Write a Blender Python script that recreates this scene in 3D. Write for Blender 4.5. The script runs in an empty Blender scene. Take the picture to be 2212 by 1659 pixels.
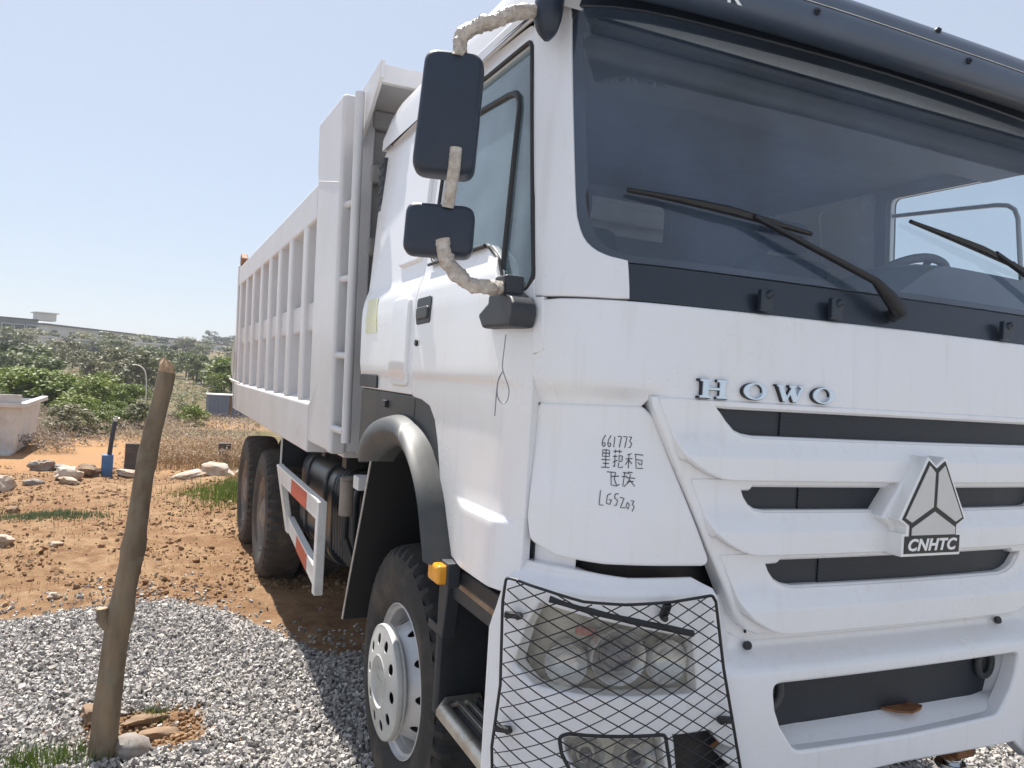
import bpy, bmesh, math, random, bisect
import numpy as np
from mathutils import Vector, Matrix, Quaternion, noise
from mathutils.geometry import delaunay_2d_cdt
random.seed(7); RNG = np.random.default_rng(11)
SC = bpy.context.scene
COL = SC.collection

# ------------------------------------------------------------------ camera
cd = bpy.data.cameras.new('camera'); cam = bpy.data.objects.new('camera', cd); COL.objects.link(cam)
YAW, PITCH, ROLL = (math.radians(v) for v in (24.41, -0.113, 3.515))
F0 = Vector((math.sin(YAW), math.cos(YAW), 0)); R0 = Vector((math.cos(YAW), -math.sin(YAW), 0)); U0 = Vector((0, 0, 1))
FW = F0*math.cos(PITCH)+U0*math.sin(PITCH); U1 = U0*math.cos(PITCH)-F0*math.sin(PITCH)
RT = R0*math.cos(ROLL)+U1*math.sin(ROLL); UP = U1*math.cos(ROLL)-R0*math.sin(ROLL)
mw = Matrix((RT, UP, -FW)).transposed().to_4x4(); mw.translation = Vector((-2.095, -1.671, 1.749))
cam.matrix_world = mw
cd.sensor_width = 36; cd.lens = 36*1713/2212; cd.clip_start = .02; cd.clip_end = 9000
SC.camera = cam

# ------------------------------------------------------------------ sky, sun, exposure
SUNV = Vector((-0.05, 0.52, 0.86)).normalized()
w = bpy.data.worlds.new('World'); SC.world = w; w.use_nodes = True
nt = w.node_tree; nt.nodes.clear()
sky = nt.nodes.new('ShaderNodeTexSky'); sky.sky_type = 'NISHITA'; sky.sun_disc = False
sky.sun_elevation = math.asin(SUNV.z); sky.sun_rotation = math.atan2(SUNV.x, SUNV.y)
sky.air_density = 1.0; sky.dust_density = 1.0; sky.ozone_density = 2.2; sky.altitude = 200
bg = nt.nodes.new('ShaderNodeBackground'); bg.inputs['Strength'].default_value = 0.077
out = nt.nodes.new('ShaderNodeOutputWorld')
hz = nt.nodes.new('ShaderNodeMix'); hz.data_type = 'RGBA'; hz.inputs[0].default_value = .70   # dry-season haze veil, the same all round
hz.inputs[7].default_value = (4.75, 5.25, 6.15, 1); nt.links.new(sky.outputs[0], hz.inputs[6])
nt.links.new(hz.outputs[2], bg.inputs[0]); nt.links.new(bg.outputs[0], out.inputs[0])
sl = bpy.data.lights.new('sun', 'SUN'); sl.energy = 5.0; sl.angle = math.radians(.53); sl.color = (1, .95, .885)
sun = bpy.data.objects.new('sun', sl); COL.objects.link(sun); sun.rotation_mode = 'QUATERNION'
sun.rotation_quaternion = SUNV.to_track_quat('Z', 'Y'); sun.location = (0, 30, 60)
SC.view_settings.view_transform = 'Standard'; SC.view_settings.look = 'None'
SC.view_settings.gamma = 1; SC.view_settings.use_curve_mapping = False
SC.view_settings.exposure = 0.88

# ------------------------------------------------------------------ materials
def newmat(name):
    m = bpy.data.materials.new(name); m.use_nodes = True
    t = m.node_tree; b = t.nodes['Principled BSDF']; return m, t, b
def mat(name, col, rough=.5, metal=0., coat=0., var=.0, vcol=None, vscale=6., bump=0., bscale=40., spec=.5, dirt=None, dscale=3., damt=.3, rvar=0.):
    m, t, b = newmat(name); N = t.nodes.new; L = t.links.new
    b.inputs['Roughness'].default_value = rough; b.inputs['Metallic'].default_value = metal
    b.inputs['Coat Weight'].default_value = coat; b.inputs['Coat Roughness'].default_value = .08
    b.inputs['Specular IOR Level'].default_value = spec
    b.inputs['Base Color'].default_value = (*col, 1)
    tc = N('ShaderNodeTexCoord')
    src = None
    if var > 0 or vcol:
        n = N('ShaderNodeTexNoise'); n.inputs['Scale'].default_value = vscale; n.inputs['Detail'].default_value = 6; n.inputs['Roughness'].default_value = .65
        L(tc.outputs['Object'], n.inputs['Vector'])
        mx = N('ShaderNodeMix'); mx.data_type = 'RGBA'
        c2 = vcol or tuple(min(1, c*(1-var)) for c in col)
        mr = N('ShaderNodeMapRange'); mr.inputs[1].default_value = .35; mr.inputs[2].default_value = .65
        L(n.outputs['Fac'], mr.inputs[0]); L(mr.outputs[0], mx.inputs[0])
        mx.inputs[6].default_value = (*col, 1); mx.inputs[7].default_value = (*c2, 1)
        src = mx.outputs[2]
        if rvar:
            r = N('ShaderNodeMapRange'); r.inputs[3].default_value = rough-rvar; r.inputs[4].default_value = rough+rvar
            L(n.outputs['Fac'], r.inputs[0]); L(r.outputs[0], b.inputs['Roughness'])
    if dirt:
        n2 = N('ShaderNodeTexNoise'); n2.inputs['Scale'].default_value = dscale; n2.inputs['Detail'].default_value = 8; n2.inputs['Roughness'].default_value = .7
        L(tc.outputs['Object'], n2.inputs['Vector'])
        mr2 = N('ShaderNodeMapRange'); mr2.inputs[1].default_value = .48; mr2.inputs[2].default_value = .75; mr2.inputs[4].default_value = damt
        L(n2.outputs['Fac'], mr2.inputs[0])
        mx2 = N('ShaderNodeMix'); mx2.data_type = 'RGBA'; L(mr2.outputs[0], mx2.inputs[0])
        if src: L(src, mx2.inputs[6])
        else: mx2.inputs[6].default_value = (*col, 1)
        mx2.inputs[7].default_value = (*dirt, 1); src = mx2.outputs[2]
    if src: L(src, b.inputs['Base Color'])
    if bump > 0:
        n3 = N('ShaderNodeTexNoise'); n3.inputs['Scale'].default_value = bscale; n3.inputs['Detail'].default_value = 5
        L(tc.outputs['Object'], n3.inputs['Vector'])
        bp = N('ShaderNodeBump'); bp.inputs['Strength'].default_value = bump; bp.inputs['Distance'].default_value = .01
        L(n3.outputs['Fac'], bp.inputs['Height']); L(bp.outputs[0], b.inputs['Normal'])
    return m
def glassmat(name, tint, dust_sheen=.03, gcol=(1, 1, 1), dcol=(.5, .5, .48)):  # diffuse film over the pane: dust, plus painted reflection sheen
    m = bpy.data.materials.new(name); m.use_nodes = True; t = m.node_tree; t.nodes.clear(); N = t.nodes.new; L = t.links.new
    o = N('ShaderNodeOutputMaterial'); tr = N('ShaderNodeBsdfTransparent'); tr.inputs[0].default_value = (*tint, 1)
    gl = N('ShaderNodeBsdfGlossy'); gl.inputs['Color'].default_value = (*gcol, 1); gl.inputs['Roughness'].default_value = .015
    fr = N('ShaderNodeFresnel'); ge = N('ShaderNodeNewGeometry'); io = N('ShaderNodeMapRange'); io.inputs[3].default_value = 1.55; io.inputs[4].default_value = 1/1.55   # a thin pane: same reflectance from both sides
    L(ge.outputs['Backfacing'], io.inputs[0]); L(io.outputs[0], fr.inputs[0])
    df = N('ShaderNodeBsdfDiffuse'); df.inputs[0].default_value = (*dcol, 1)
    tc = N('ShaderNodeTexCoord'); n = N('ShaderNodeTexNoise'); n.inputs['Scale'].default_value = 3; n.inputs['Detail'].default_value = 6
    L(tc.outputs['Object'], n.inputs['Vector'])
    mr = N('ShaderNodeMapRange'); mr.inputs[1].default_value = .3; mr.inputs[2].default_value = .7; mr.inputs[3].default_value = dust_sheen*.6; mr.inputs[4].default_value = dust_sheen*1.5
    L(n.outputs['Fac'], mr.inputs[0])
    a = N('ShaderNodeMixShader'); L(mr.outputs[0], a.inputs[0]); L(tr.outputs[0], a.inputs[1]); L(df.outputs[0], a.inputs[2])
    b = N('ShaderNodeMixShader'); L(fr.outputs[0], b.inputs[0]); L(a.outputs[0], b.inputs[1]); L(gl.outputs[0], b.inputs[2])
    L(b.outputs[0], o.inputs[0]); return m
def meshmat(name):   # perforated black plate
    m, t, b = newmat(name); N = t.nodes.new; L = t.links.new
    tc = N('ShaderNodeTexCoord'); mp = N('ShaderNodeMapping'); mp.inputs['Rotation'].default_value = (0, math.radians(45), 0); mp.inputs['Scale'].default_value = (1, 0, 1)
    v = N('ShaderNodeTexVoronoi'); v.inputs['Scale'].default_value = 125; v.inputs['Randomness'].default_value = 0
    L(tc.outputs['Object'], mp.inputs[0]); L(mp.outputs[0], v.inputs['Vector'])
    cr = N('ShaderNodeMapRange'); cr.inputs[1].default_value = .32; cr.inputs[2].default_value = .40; cr.inputs[3].default_value = 0; cr.inputs[4].default_value = 1
    L(v.outputs['Distance'], cr.inputs[0])
    mx = N('ShaderNodeMix'); mx.data_type = 'RGBA'; mx.inputs[6].default_value = (.003, .003, .004, 1); mx.inputs[7].default_value = (.024, .032, .046, 1)
    L(cr.outputs[0], mx.inputs[0]); L(mx.outputs[2], b.inputs['Base Color']); b.inputs['Roughness'].default_value = .5
    bp = N('ShaderNodeBump'); bp.inputs['Strength'].default_value = .6; bp.inputs['Distance'].default_value = .004; L(cr.outputs[0], bp.inputs['Height']); L(bp.outputs[0], b.inputs['Normal'])
    return m
M_ = {}
M_['white'] = mat('white_paint', (.82, .82, .85), .26, 0, .35, var=.03, vcol=(.81, .805, .80), vscale=2.2, dirt=(.60, .52, .42), dscale=1.7, damt=.13, rvar=.06)
def streaks(m, amt):   # thin dust runs down the panels and fine road dust towards the sills
    t = m.node_tree; b = t.nodes['Principled BSDF']; N = t.nodes.new; L = t.links.new; src = b.inputs['Base Color'].links[0].from_socket
    tc = N('ShaderNodeTexCoord'); mp = N('ShaderNodeMapping'); mp.inputs['Scale'].default_value = (34, 34, 1.1); L(tc.outputs['Object'], mp.inputs[0])
    n = N('ShaderNodeTexNoise'); n.inputs['Scale'].default_value = 1.; n.inputs['Detail'].default_value = 5; L(mp.outputs[0], n.inputs['Vector'])
    r = N('ShaderNodeMapRange'); r.inputs[1].default_value = .55; r.inputs[2].default_value = .78; r.inputs[4].default_value = amt; L(n.outputs['Fac'], r.inputs[0])
    sp = N('ShaderNodeTexNoise'); sp.inputs['Scale'].default_value = 130; sp.inputs['Detail'].default_value = 2; L(tc.outputs['Object'], sp.inputs['Vector'])
    r2 = N('ShaderNodeMapRange'); r2.inputs[1].default_value = .70; r2.inputs[2].default_value = .76; r2.inputs[4].default_value = .35; L(sp.outputs['Fac'], r2.inputs[0])
    ad = N('ShaderNodeMath'); ad.operation = 'MAXIMUM'; L(r.outputs[0], ad.inputs[0]); L(r2.outputs[0], ad.inputs[1])
    x = N('ShaderNodeMix'); x.data_type = 'RGBA'; L(ad.outputs[0], x.inputs[0]); L(src, x.inputs[6]); x.inputs[7].default_value = (.52, .45, .37, 1); L(x.outputs[2], b.inputs['Base Color'])
    w_ = N('ShaderNodeTexNoise'); w_.inputs['Scale'].default_value = 5; w_.inputs['Detail'].default_value = 1; L(tc.outputs['Object'], w_.inputs['Vector'])
    bp = N('ShaderNodeBump'); bp.inputs['Strength'].default_value = .12; bp.inputs['Distance'].default_value = .012; L(w_.outputs['Fac'], bp.inputs['Height']); L(bp.outputs[0], b.inputs['Normal']); L(bp.outputs[0], b.inputs['Coat Normal'])
streaks(M_['white'], .16)
M_['box'] = mat('pale_grey_paint', (.70, .69, .70), .42, 0, .1, vcol=(.64, .63, .635), vscale=1.6, dirt=(.45, .38, .31), dscale=2.5, damt=.22, bump=.05, bscale=9)
M_['boxin'] = mat('grey_wall_paint', (.40, .39, .385), .5, vcol=(.33, .32, .31), vscale=2, dirt=(.3, .24, .18), dscale=3, damt=.3)
M_['visor'] = mat('visor_plastic', (.064, .090, .135), .36, 0, .1, var=.15, vscale=4, bump=.04, bscale=300)
M_['black'] = mat('black_plastic', (.028, .033, .042), .48, var=.3, vscale=8, bump=.06, bscale=250, dirt=(.12, .10, .08), dscale=5, damt=.18)
M_['mirror'] = mat('mirror_shell_plastic', (.020, .030, .050), .42, var=.15, vscale=12, bump=.05, bscale=400)
M_['trim'] = mat('grey_black_plastic', (.050, .055, .058), .5, var=.2, vscale=6, bump=.03, bscale=200, dirt=(.20, .16, .12), dscale=4, damt=.25)
M_['under'] = mat('chassis_black', (.016, .017, .020), .5, var=.4, vscale=7, dirt=(.14, .09, .06), dscale=6, damt=.35)
M_['tank'] = mat('dark_tank_paint', (.020, .026, .034), .32, var=.3, vscale=5)
M_['rubber'] = mat('tyre_rubber', (.022, .022, .023), .75, var=.3, vscale=14, bump=.1, bscale=90, dirt=(.17, .13, .09), dscale=5, damt=.55)
M_['rubberdirty'] = mat('muddy_tyre_rubber', (.032, .031, .031), .85, vcol=(.065, .055, .047), vscale=4, bump=.2, bscale=60, dirt=(.20, .14, .10), dscale=6, damt=.5)
M_['rim'] = mat('silver_rim_paint', (.58, .585, .60), .36, .35, 0, var=.12, vscale=7, dirt=(.38, .29, .2), dscale=4, damt=.35)
M_['cover'] = mat('cast_aluminium', (.54, .545, .53), .5, .12, 0, vcol=(.44, .44, .42), vscale=8, bump=.08, bscale=60, dirt=(.36, .30, .22), dscale=6, damt=.3)
M_['rimdirty'] = mat('muddy_rim', (.17, .145, .125), .7, vcol=(.30, .25, .21), vscale=5, bump=.15, bscale=50)
M_['steel'] = mat('galvanised_steel', (.55, .55, .54), .4, .7, var=.25, vscale=9, dirt=(.3, .22, .15), dscale=7, damt=.4)
M_['alu'] = mat('step_aluminium', (.70, .66, .58), .4, .8, var=.2, vscale=14, bump=.1, bscale=80, dirt=(.32, .2, .11), dscale=9, damt=.7)
M_['bronze'] = mat('worn_tread_metal', (.33, .21, .13), .5, .4, var=.3, vscale=12, dirt=(.5, .42, .33), dscale=10, damt=.6)
M_['rust'] = mat('rusty_steel', (.16, .065, .03), .7, .2, vcol=(.30, .14, .06), vscale=18, bump=.2, bscale=70)
M_['chrome'] = mat('bright_steel', (.62, .64, .66), .18, 1.)
M_['silver'] = mat('badge_silver', (.64, .625, .60), .5, .05, var=.05)
M_['badgeedge'] = mat('badge_chrome', (.84, .84, .83), .25, .15)
M_['badgewhite'] = mat('badge_white', (.86, .86, .84), .4)
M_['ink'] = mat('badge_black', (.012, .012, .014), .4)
M_['pen'] = mat('marker_ink', (.06, .06, .075), .6)
M_['letter'] = mat('letter_chrome', (.62, .72, .82), .2, .5)
M_['red'] = mat('red_reflective', (.55, .075, .05), .4, var=.2, vscale=20)
M_['guardwhite'] = mat('white_guard_paint', (.70, .70, .69), .45, dirt=(.35, .27, .2), dscale=8, damt=.4)
M_['amber'] = mat('amber_lens', (.85, .36, .02), .22, 0, .4, var=.1, vscale=40)
M_['wire'] = mat('black_wire', (.012, .012, .014), .45)
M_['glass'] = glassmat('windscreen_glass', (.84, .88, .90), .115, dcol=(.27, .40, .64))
M_['sideglass'] = glassmat('side_glass', (.66, .78, .80), .30, dcol=(.40, .56, .64))  # strong pale teal film paints reflected light into the near pane
M_['farglass'] = glassmat('clear_side_glass', (.90, .96, .96), .02)
M_['lens'] = glassmat('lamp_lens', (.95, .95, .93), .05, dcol=(.66, .63, .54))
M_['inner'] = mat('cab_trim_grey', (.17, .185, .21), .7, var=.15, vscale=5)
M_['headliner'] = mat('cab_headliner', (.16, .165, .17), .8, var=.15, vscale=5)
M_['dash'] = mat('dashboard_plastic', (.15, .18, .21), .55, var=.15, vscale=5)
M_['cowl'] = mat('cowl_plastic', (.020, .028, .042), .34, 0, .1, var=.2, vscale=8)
M_['seat'] = mat('seat_fabric', (.055, .06, .07), .9, var=.2, vscale=20)
M_['lampin'] = mat('lamp_housing', (.60, .57, .50), .45, .0, 0, vcol=(.44, .42, .37), vscale=9, rvar=.1)
M_['reflector'] = mat('lamp_reflector', (.62, .62, .62), .22, .7, var=.15, vscale=30)
M_['projector'] = mat('projector_glass', (.06, .06, .085), .06, .0, 1.)
M_['lampred'] = mat('lamp_red_part', (.40, .16, .13), .35)
M_['mesh'] = meshmat('perforated_black_plate')
M_['wrap'] = mat('crumpled_wrapping', (.62, .56, .49), .3, 0, .3, vcol=(.36, .29, .23), vscale=45, bump=.9, bscale=70)
M_['sticker'] = mat('yellow_sticker', (.72, .70, .30), .4, vcol=(.75, .75, .66), vscale=40)
M_['flap'] = mat('flap_rubber', (.008, .009, .012), .7)
M_['slot'] = mat('slot_backing', (.016, .021, .030), .5)
M_['seal'] = mat('rubber_seal', (.025, .025, .028), .6)
M_['vent'] = mat('vent_mesh', (.045, .05, .062), .6, vcol=(.018, .02, .026), vscale=120)
M_['cord'] = mat('thin_wire', (.25, .25, .27), .5)
M_['rope'] = mat('pale_rope', (.62, .60, .55), .8)

# ------------------------------------------------------------------ object helpers
def tag(o, label=None, cat=None, group=None, kind=None):
    if label: o['label'] = label
    if cat: o['category'] = cat
    if group: o['group'] = group
    if kind: o['kind'] = kind
    return o
def thing(name, label, cat, loc=(0, 0, 0), rz=0, group=None):
    o = bpy.data.objects.new(name, None); COL.objects.link(o); o.location = loc; o.rotation_euler = (0, 0, rz)
    o.empty_display_size = .2
    return tag(o, label, cat, group)
def link(name, me, m, parent=None, label=None):
    o = bpy.data.objects.new(name, me); COL.objects.link(o)
    if m is not None and not me.materials: me.materials.append(m)
    if parent is not None: o.parent = parent
    if label: o['label'] = label
    return o
class MB:
    def __init__(s): s.v = []; s.f = []
    def add(s, vs, fs):
        k = len(s.v); s.v += [tuple(v) for v in vs]; s.f += [tuple(i+k for i in f) for f in fs]; return s
    def box(s, x0, x1, y0, y1, z0, z1, M=None):
        vs = [Vector((x, y, z)) for z in (z0, z1) for y in (y0, y1) for x in (x0, x1)]
        if M is not None: vs = [M @ v for v in vs]
        return s.add(vs, [(0, 2, 3, 1), (4, 5, 7, 6), (0, 1, 5, 4), (2, 6, 7, 3), (0, 4, 6, 2), (1, 3, 7, 5)])
    def bar(s, a, b, wx, wz, up=(0, 0, 1)):
        a = Vector(a); b = Vector(b); d = (b-a).normalized(); u = Vector(up); u = (u-d*u.dot(d)).normalized(); r = d.cross(u)
        vs = []
        for p in (a, b):
            for i, j in ((-1, -1), (1, -1), (1, 1), (-1, 1)): vs.append(p+r*i*wx/2+u*j*wz/2)
        return s.add(vs, [(0, 3, 2, 1), (4, 5, 6, 7), (0, 1, 5, 4), (1, 2, 6, 5), (2, 3, 7, 6), (3, 0, 4, 7)])
    def prism(s, poly, axis, a, b):
        """poly in the two other axes (cyclic order), extruded along axis a..b"""
        n = len(poly)
        def mk(p, t):
            return (t, p[0], p[1]) if axis == 0 else (p[0], t, p[1]) if axis == 1 else (p[0], p[1], t)
        vs = [mk(p, a) for p in poly]+[mk(p, b) for p in poly]
        fs = [tuple(range(n)), tuple(range(2*n-1, n-1, -1))]+[(i, i+n, (i+1) % n+n, (i+1) % n) for i in range(n)]
        return s.add(vs, fs)
    def tube(s, pts, r, n=8, closed=False, cap=True, rad=None):
        pts = [Vector(p) for p in pts]; m = len(pts); k = len(s.v); prev = None; rings = []
        for i, p in enumerate(pts):
            if closed: d = pts[(i+1) % m]-pts[i-1]
            else: d = pts[min(i+1, m-1)]-pts[max(i-1, 0)]
            d.normalize()
            if prev is None:
                u = Vector((0, 0, 1)) if abs(d.z) < .9 else Vector((1, 0, 0)); u = (u-d*u.dot(d)).normalized()
            else: u = (prev-d*prev.dot(d)).normalized()
            prev = u; vv = d.cross(u); rr = rad[i] if rad else r
            rings.append([p+(u*math.cos(2*math.pi*j/n)+vv*math.sin(2*math.pi*j/n))*rr for j in range(n)])
        for rg in rings: s.v += [tuple(q) for q in rg]
        for i in range(m if closed else m-1):
            a = k+i*n; b = k+((i+1) % m)*n
            for j in range(n): s.f.append((a+j, a+(j+1) % n, b+(j+1) % n, b+j))
        if cap and not closed:
            s.f.append(tuple(k+j for j in range(n))[::-1]); s.f.append(tuple(k+(m-1)*n+j for j in range(n)))
        return s
    def lathe(s, prof, n, cy, cz, sgn=1, mod=None):
        """prof [(x, r)] turned round the X axis through (cy, cz)"""
        k = len(s.v)
        for i, (x, r) in enumerate(prof):
            for j in range(n):
                a = 2*math.pi*j/n; rr = r if mod is None else r+mod(i, j)
                s.v.append((x*sgn, cy+rr*math.cos(a), cz+rr*math.sin(a)))
        for i in range(len(prof)-1):
            for j in range(n):
                q = (k+i*n+j, k+i*n+(j+1) % n, k+(i+1)*n+(j+1) % n, k+(i+1)*n+j)
                s.f.append(q if sgn > 0 else q[::-1])
        return s
    def grid(s, fn, nu, nv):
        k = len(s.v)
        for i in range(nu+1):
            for j in range(nv+1): s.v.append(tuple(fn(i/nu, j/nv)))
        for i in range(nu):
            for j in range(nv):
                a = k+i*(nv+1)+j; s.f.append((a, a+nv+1, a+nv+2, a+1))
        return s
    def mesh(s, name, angle=32, fix=True):
        me = bpy.data.meshes.new(name); me.from_pydata(s.v, [], s.f); me.update()
        if fix:
            bm = bmesh.new(); bm.from_mesh(me); bmesh.ops.recalc_face_normals(bm, faces=bm.faces); bm.to_mesh(me); bm.free()
        if angle is None: me.shade_flat()
        else: me.shade_smooth(); me.set_sharp_from_angle(angle=math.radians(angle))
        return me
    def build(s, name, m, parent=None, angle=32, bevel=0., label=None, fix=True, seg=2):
        o = link(name, s.mesh(name, angle, fix), m, parent, label)
        if bevel > 0:
            b = o.modifiers.new('bevel', 'BEVEL'); b.width = bevel; b.segments = seg; b.limit_method = 'ANGLE'; b.angle_limit = math.radians(40); b.harden_normals = True
        return o
def copy_tree(o, parent=None):
    c = o.copy(); COL.objects.link(c)
    if parent is not None: c.parent = parent
    for ch in list(o.children): copy_tree(ch, c)
    return c
def rc(poly, rad, n=5):
    """polygon with rounded corners; rad one number or one per corner"""
    m = len(poly); out = []
    for i in range(m):
        r = rad if not hasattr(rad, '__len__') else rad[i]
        p = Vector(poly[i]); a = Vector(poly[i-1])-p; b = Vector(poly[(i+1) % m])-p
        if r <= 0: out.append(tuple(p)); continue
        la, lb = a.length, b.length; a.normalize(); b.normalize()
        ang = a.angle(b); t = min(r/max(math.tan(ang/2), 1e-4), la*.48, lb*.48)
        p0 = p+a*t; p1 = p+b*t
        for k in range(n+1):
            u = k/n; q = p0*(1-u)**2+p*2*u*(1-u)+p1*u*u; out.append((q.x, q.y))
    return out
def resample(loop, step):
    out = []; m = len(loop)
    for i in range(m):
        a = loop[i]; b = loop[(i+1) % m]; d = math.dist(a, b); k = max(1, int(math.ceil(d/step)))
        if d < 1e-6: continue
        for j in range(k): out.append((a[0]+(b[0]-a[0])*j/k, a[1]+(b[1]-a[1])*j/k))
    return out
def area2(l): return sum(l[i-1][0]*l[i][1]-l[i][0]*l[i-1][1] for i in range(len(l)))
def inside(p, loop):
    x, y = p; c = False; j = len(loop)-1
    for i in range(len(loop)):
        xi, yi = loop[i]; xj, yj = loop[j]
        if (yi > y) != (yj > y) and x < (xj-xi)*(y-yi)/(yj-yi)+xi: c = not c
        j = i
    return c
def seg_dist(p, loop):
    best = 9.; x, y = p
    for i in range(len(loop)):
        ax, ay = loop[i-1]; bx, by = loop[i]; dx, dy = bx-ax, by-ay; l = dx*dx+dy*dy
        t = 0 if l == 0 else max(0, min(1, ((x-ax)*dx+(y-ay)*dy)/l)); best = min(best, math.hypot(x-ax-dx*t, y-ay-dy*t))
    return best
def patch(name, outline, m, parent=None, holes=(), off=0., th=.025, rad=.005, step=.06, mp=None, zl=(), label=None, build=True):
    """a sheet cut to an outline in (s, z), mapped on a curved surface, with rounded rims turned inward"""
    base = mp or P
    offf = off if callable(off) else (lambda s, z, o=off: o)
    def pos(s, z):
        p = Vector(base(s, z)); o = offf(s, z)
        return p if o == 0 else p+Vector(NRM(base, s, z))*o
    loops = [resample(outline, step)]+[resample(h, step) for h in holes]
    if area2(loops[0]) < 0: loops[0].reverse()
    for h in loops[1:]:
        if area2(h) > 0: h.reverse()
    pts = []; edges = []
    for l in loops:
        k = len(pts); pts += l; edges += [(k+i, k+(i+1) % len(l)) for i in range(len(l))]
    xs = [p[0] for p in loops[0]]; ys = [p[1] for p in loops[0]]
    nb = len(pts)
    zz = list(zl)+[y for y in np.arange(min(ys)+step/2, max(ys), step) if all(abs(y-q) > step*.3 for q in zl)]
    for y in zz:
        for x in np.arange(min(xs)+step/2, max(xs), step):
            q = (float(x), float(y))
            if inside(q, loops[0]) and not any(inside(q, h) for h in loops[1:]) and all(seg_dist(q, l) > step*.25 for l in loops): pts.append(q)
    r = delaunay_2d_cdt([Vector(p) for p in pts], edges, [], 0, 1e-6)
    v2 = [tuple(v) for v in r[0]]; tris = []
    for f in r[2]:
        cx = sum(v2[i][0] for i in f)/len(f); cy = sum(v2[i][1] for i in f)/len(f)
        if inside((cx, cy), loops[0]) and not any(inside((cx, cy), h) for h in loops[1:]): tris.append(tuple(f))
    V = []; NR = []; Fc = []
    def nrm(s, z):
        e = .003
        a = pos(s-e, z); b = pos(s+e, z); c = pos(s, z-e); d = pos(s, z+e)
        return (b-a).cross(d-c).normalized()
    for p in v2: V.append(pos(*p)); NR.append(nrm(*p))
    for f in tris: Fc.append(f)
    for l in loops:
        n = len(l); rings = []
        ids = []
        for q in l:
            bi = min(range(len(v2)), key=lambda i: (v2[i][0]-q[0])**2+(v2[i][1]-q[1])**2) if False else None
            ids.append(bi)
        o2 = []
        for i in range(n):
            d = Vector(l[(i+1) % n])-Vector(l[i-1]); d.normalize(); o2.append(Vector((d.y, -d.x)))
        for a, dep in ((0, 0), (30, None), (60, None), (90, None), (90, th)):
            A = math.radians(a); ring = []
            for q, o in zip(l, o2):
                n3 = nrm(*q); p3 = pos(*q); e = .003; q2 = pos(q[0]+o.x*e, q[1]+o.y*e); t3 = (q2-p3); t3 = (t3-n3*t3.dot(n3)); t3.normalize()
                dd = rad*(1-math.cos(A)) if dep is None else dep
                V.append(p3+t3*rad*math.sin(A)-n3*dd); NR.append((n3*math.cos(A)+t3*math.sin(A)).normalized()); ring.append(len(V)-1)
            rings.append(ring)
        for r0, r1 in zip(rings, rings[1:]):
            for i in range(n): Fc.append((r0[i], r1[i], r1[(i+1) % n], r0[(i+1) % n]))
    me = bpy.data.meshes.new(name); me.from_pydata([tuple(v) for v in V], [], Fc); me.update()
    # face winding to agree with the wanted normals
    bm = bmesh.new(); bm.from_mesh(me); bm.verts.ensure_lookup_table()
    for f in bm.faces:
        av = Vector((0, 0, 0))
        for vv in f.verts: av += NR[vv.index]
        if f.normal.dot(av) < 0: f.normal_flip()
    bm.to_mesh(me); bm.free()
    me.shade_smooth(); me.normals_split_custom_set_from_vertices([tuple(n) for n in NR])
    return link(name, me, m, parent, label) if build else me
def NRM(base, s, z):
    e = .004
    a = Vector(base(s-e, z)); b = Vector(base(s+e, z)); c = Vector(base(s, z-e)); d = Vector(base(s, z+e))
    return (b-a).cross(d-c).normalized()
def rbox_mesh(name, w, d, h, r, top=1., n=6):
    """box with rounded vertical-face corners, w x d x h, bulged back"""
    poly = rc([(-w/2, -h/2), (w/2, -h/2), (w/2*top, h/2), (-w/2*top, h/2)], r, n)
    mb = MB(); k = len(poly); rings = []
    for y, sc in ((-d/2, .80), (-d*.46, .90), (-d*.34, .97), (-d*.1, 1.), (d*.40, 1.0), (d*.5, .985)):
        rings.append([(p[0]-math.copysign(min(abs(p[0]), (1-sc)*w*.5), p[0]), y, p[1]-math.copysign(min(abs(p[1]), (1-sc)*w*.5), p[1])) for p in poly])
    for rg in rings: mb.v += rg
    for i in range(len(rings)-1):
        for j in range(k): mb.f.append((i*k+j, i*k+(j+1) % k, (i+1)*k+(j+1) % k, (i+1)*k+j))
    mb.f.append(tuple(range(k))); mb.f.append(tuple((len(rings)-1)*k+j for j in range(k))[::-1])
    return mb.mesh(name, 40)
def text_mesh(body, size, ext=.002, shear=0., offset=0., spacing=1.):
    c = bpy.data.curves.new('lettering', 'FONT'); c.body = body; c.size = size; c.extrude = ext; c.shear = shear; c.offset = offset; c.space_character = spacing
    c.align_x = 'CENTER'; c.align_y = 'CENTER'; c.resolution_u = 3
    o = bpy.data.objects.new('lettering', c); COL.objects.link(o)
    dg = bpy.context.evaluated_depsgraph_get(); me = bpy.data.meshes.new_from_object(o.evaluated_get(dg))
    bpy.data.objects.remove(o); bpy.data.curves.remove(c); return me

# ------------------------------------------------------------------ shape of the cab: plan curve and slopes
BX=[(0,0),(.3,.003),(.6,.014),(.85,.032),(.97,.052),(1.06,.085),(1.125,.13),(1.17,.19),(1.193,.26),(1.2,.34),(1.2,.7),(1.2,1.2),(1.2,1.7),(1.2,2.2)]
def _cr(p0,p1,p2,p3,t):
    return tuple(.5*((2*b)+(-a+c)*t+(2*a-5*b+4*c-d)*t*t+(-a+3*b-3*c+d)*t**3) for a,b,c,d in zip(p0,p1,p2,p3))
def _dense():
    pts=[(-BX[1][0],BX[1][1])]+BX+[(1.2,2.7)]
    out=[]
    for i in range(1,len(pts)-2):
        for k in range(16): out.append(_cr(pts[i-1],pts[i],pts[i+1],pts[i+2],k/16))
    out.append(BX[-1]);return out
BD=_dense();BS=[0.]
for i in range(1,len(BD)): BS.append(BS[-1]+math.dist(BD[i-1],BD[i]))
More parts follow.
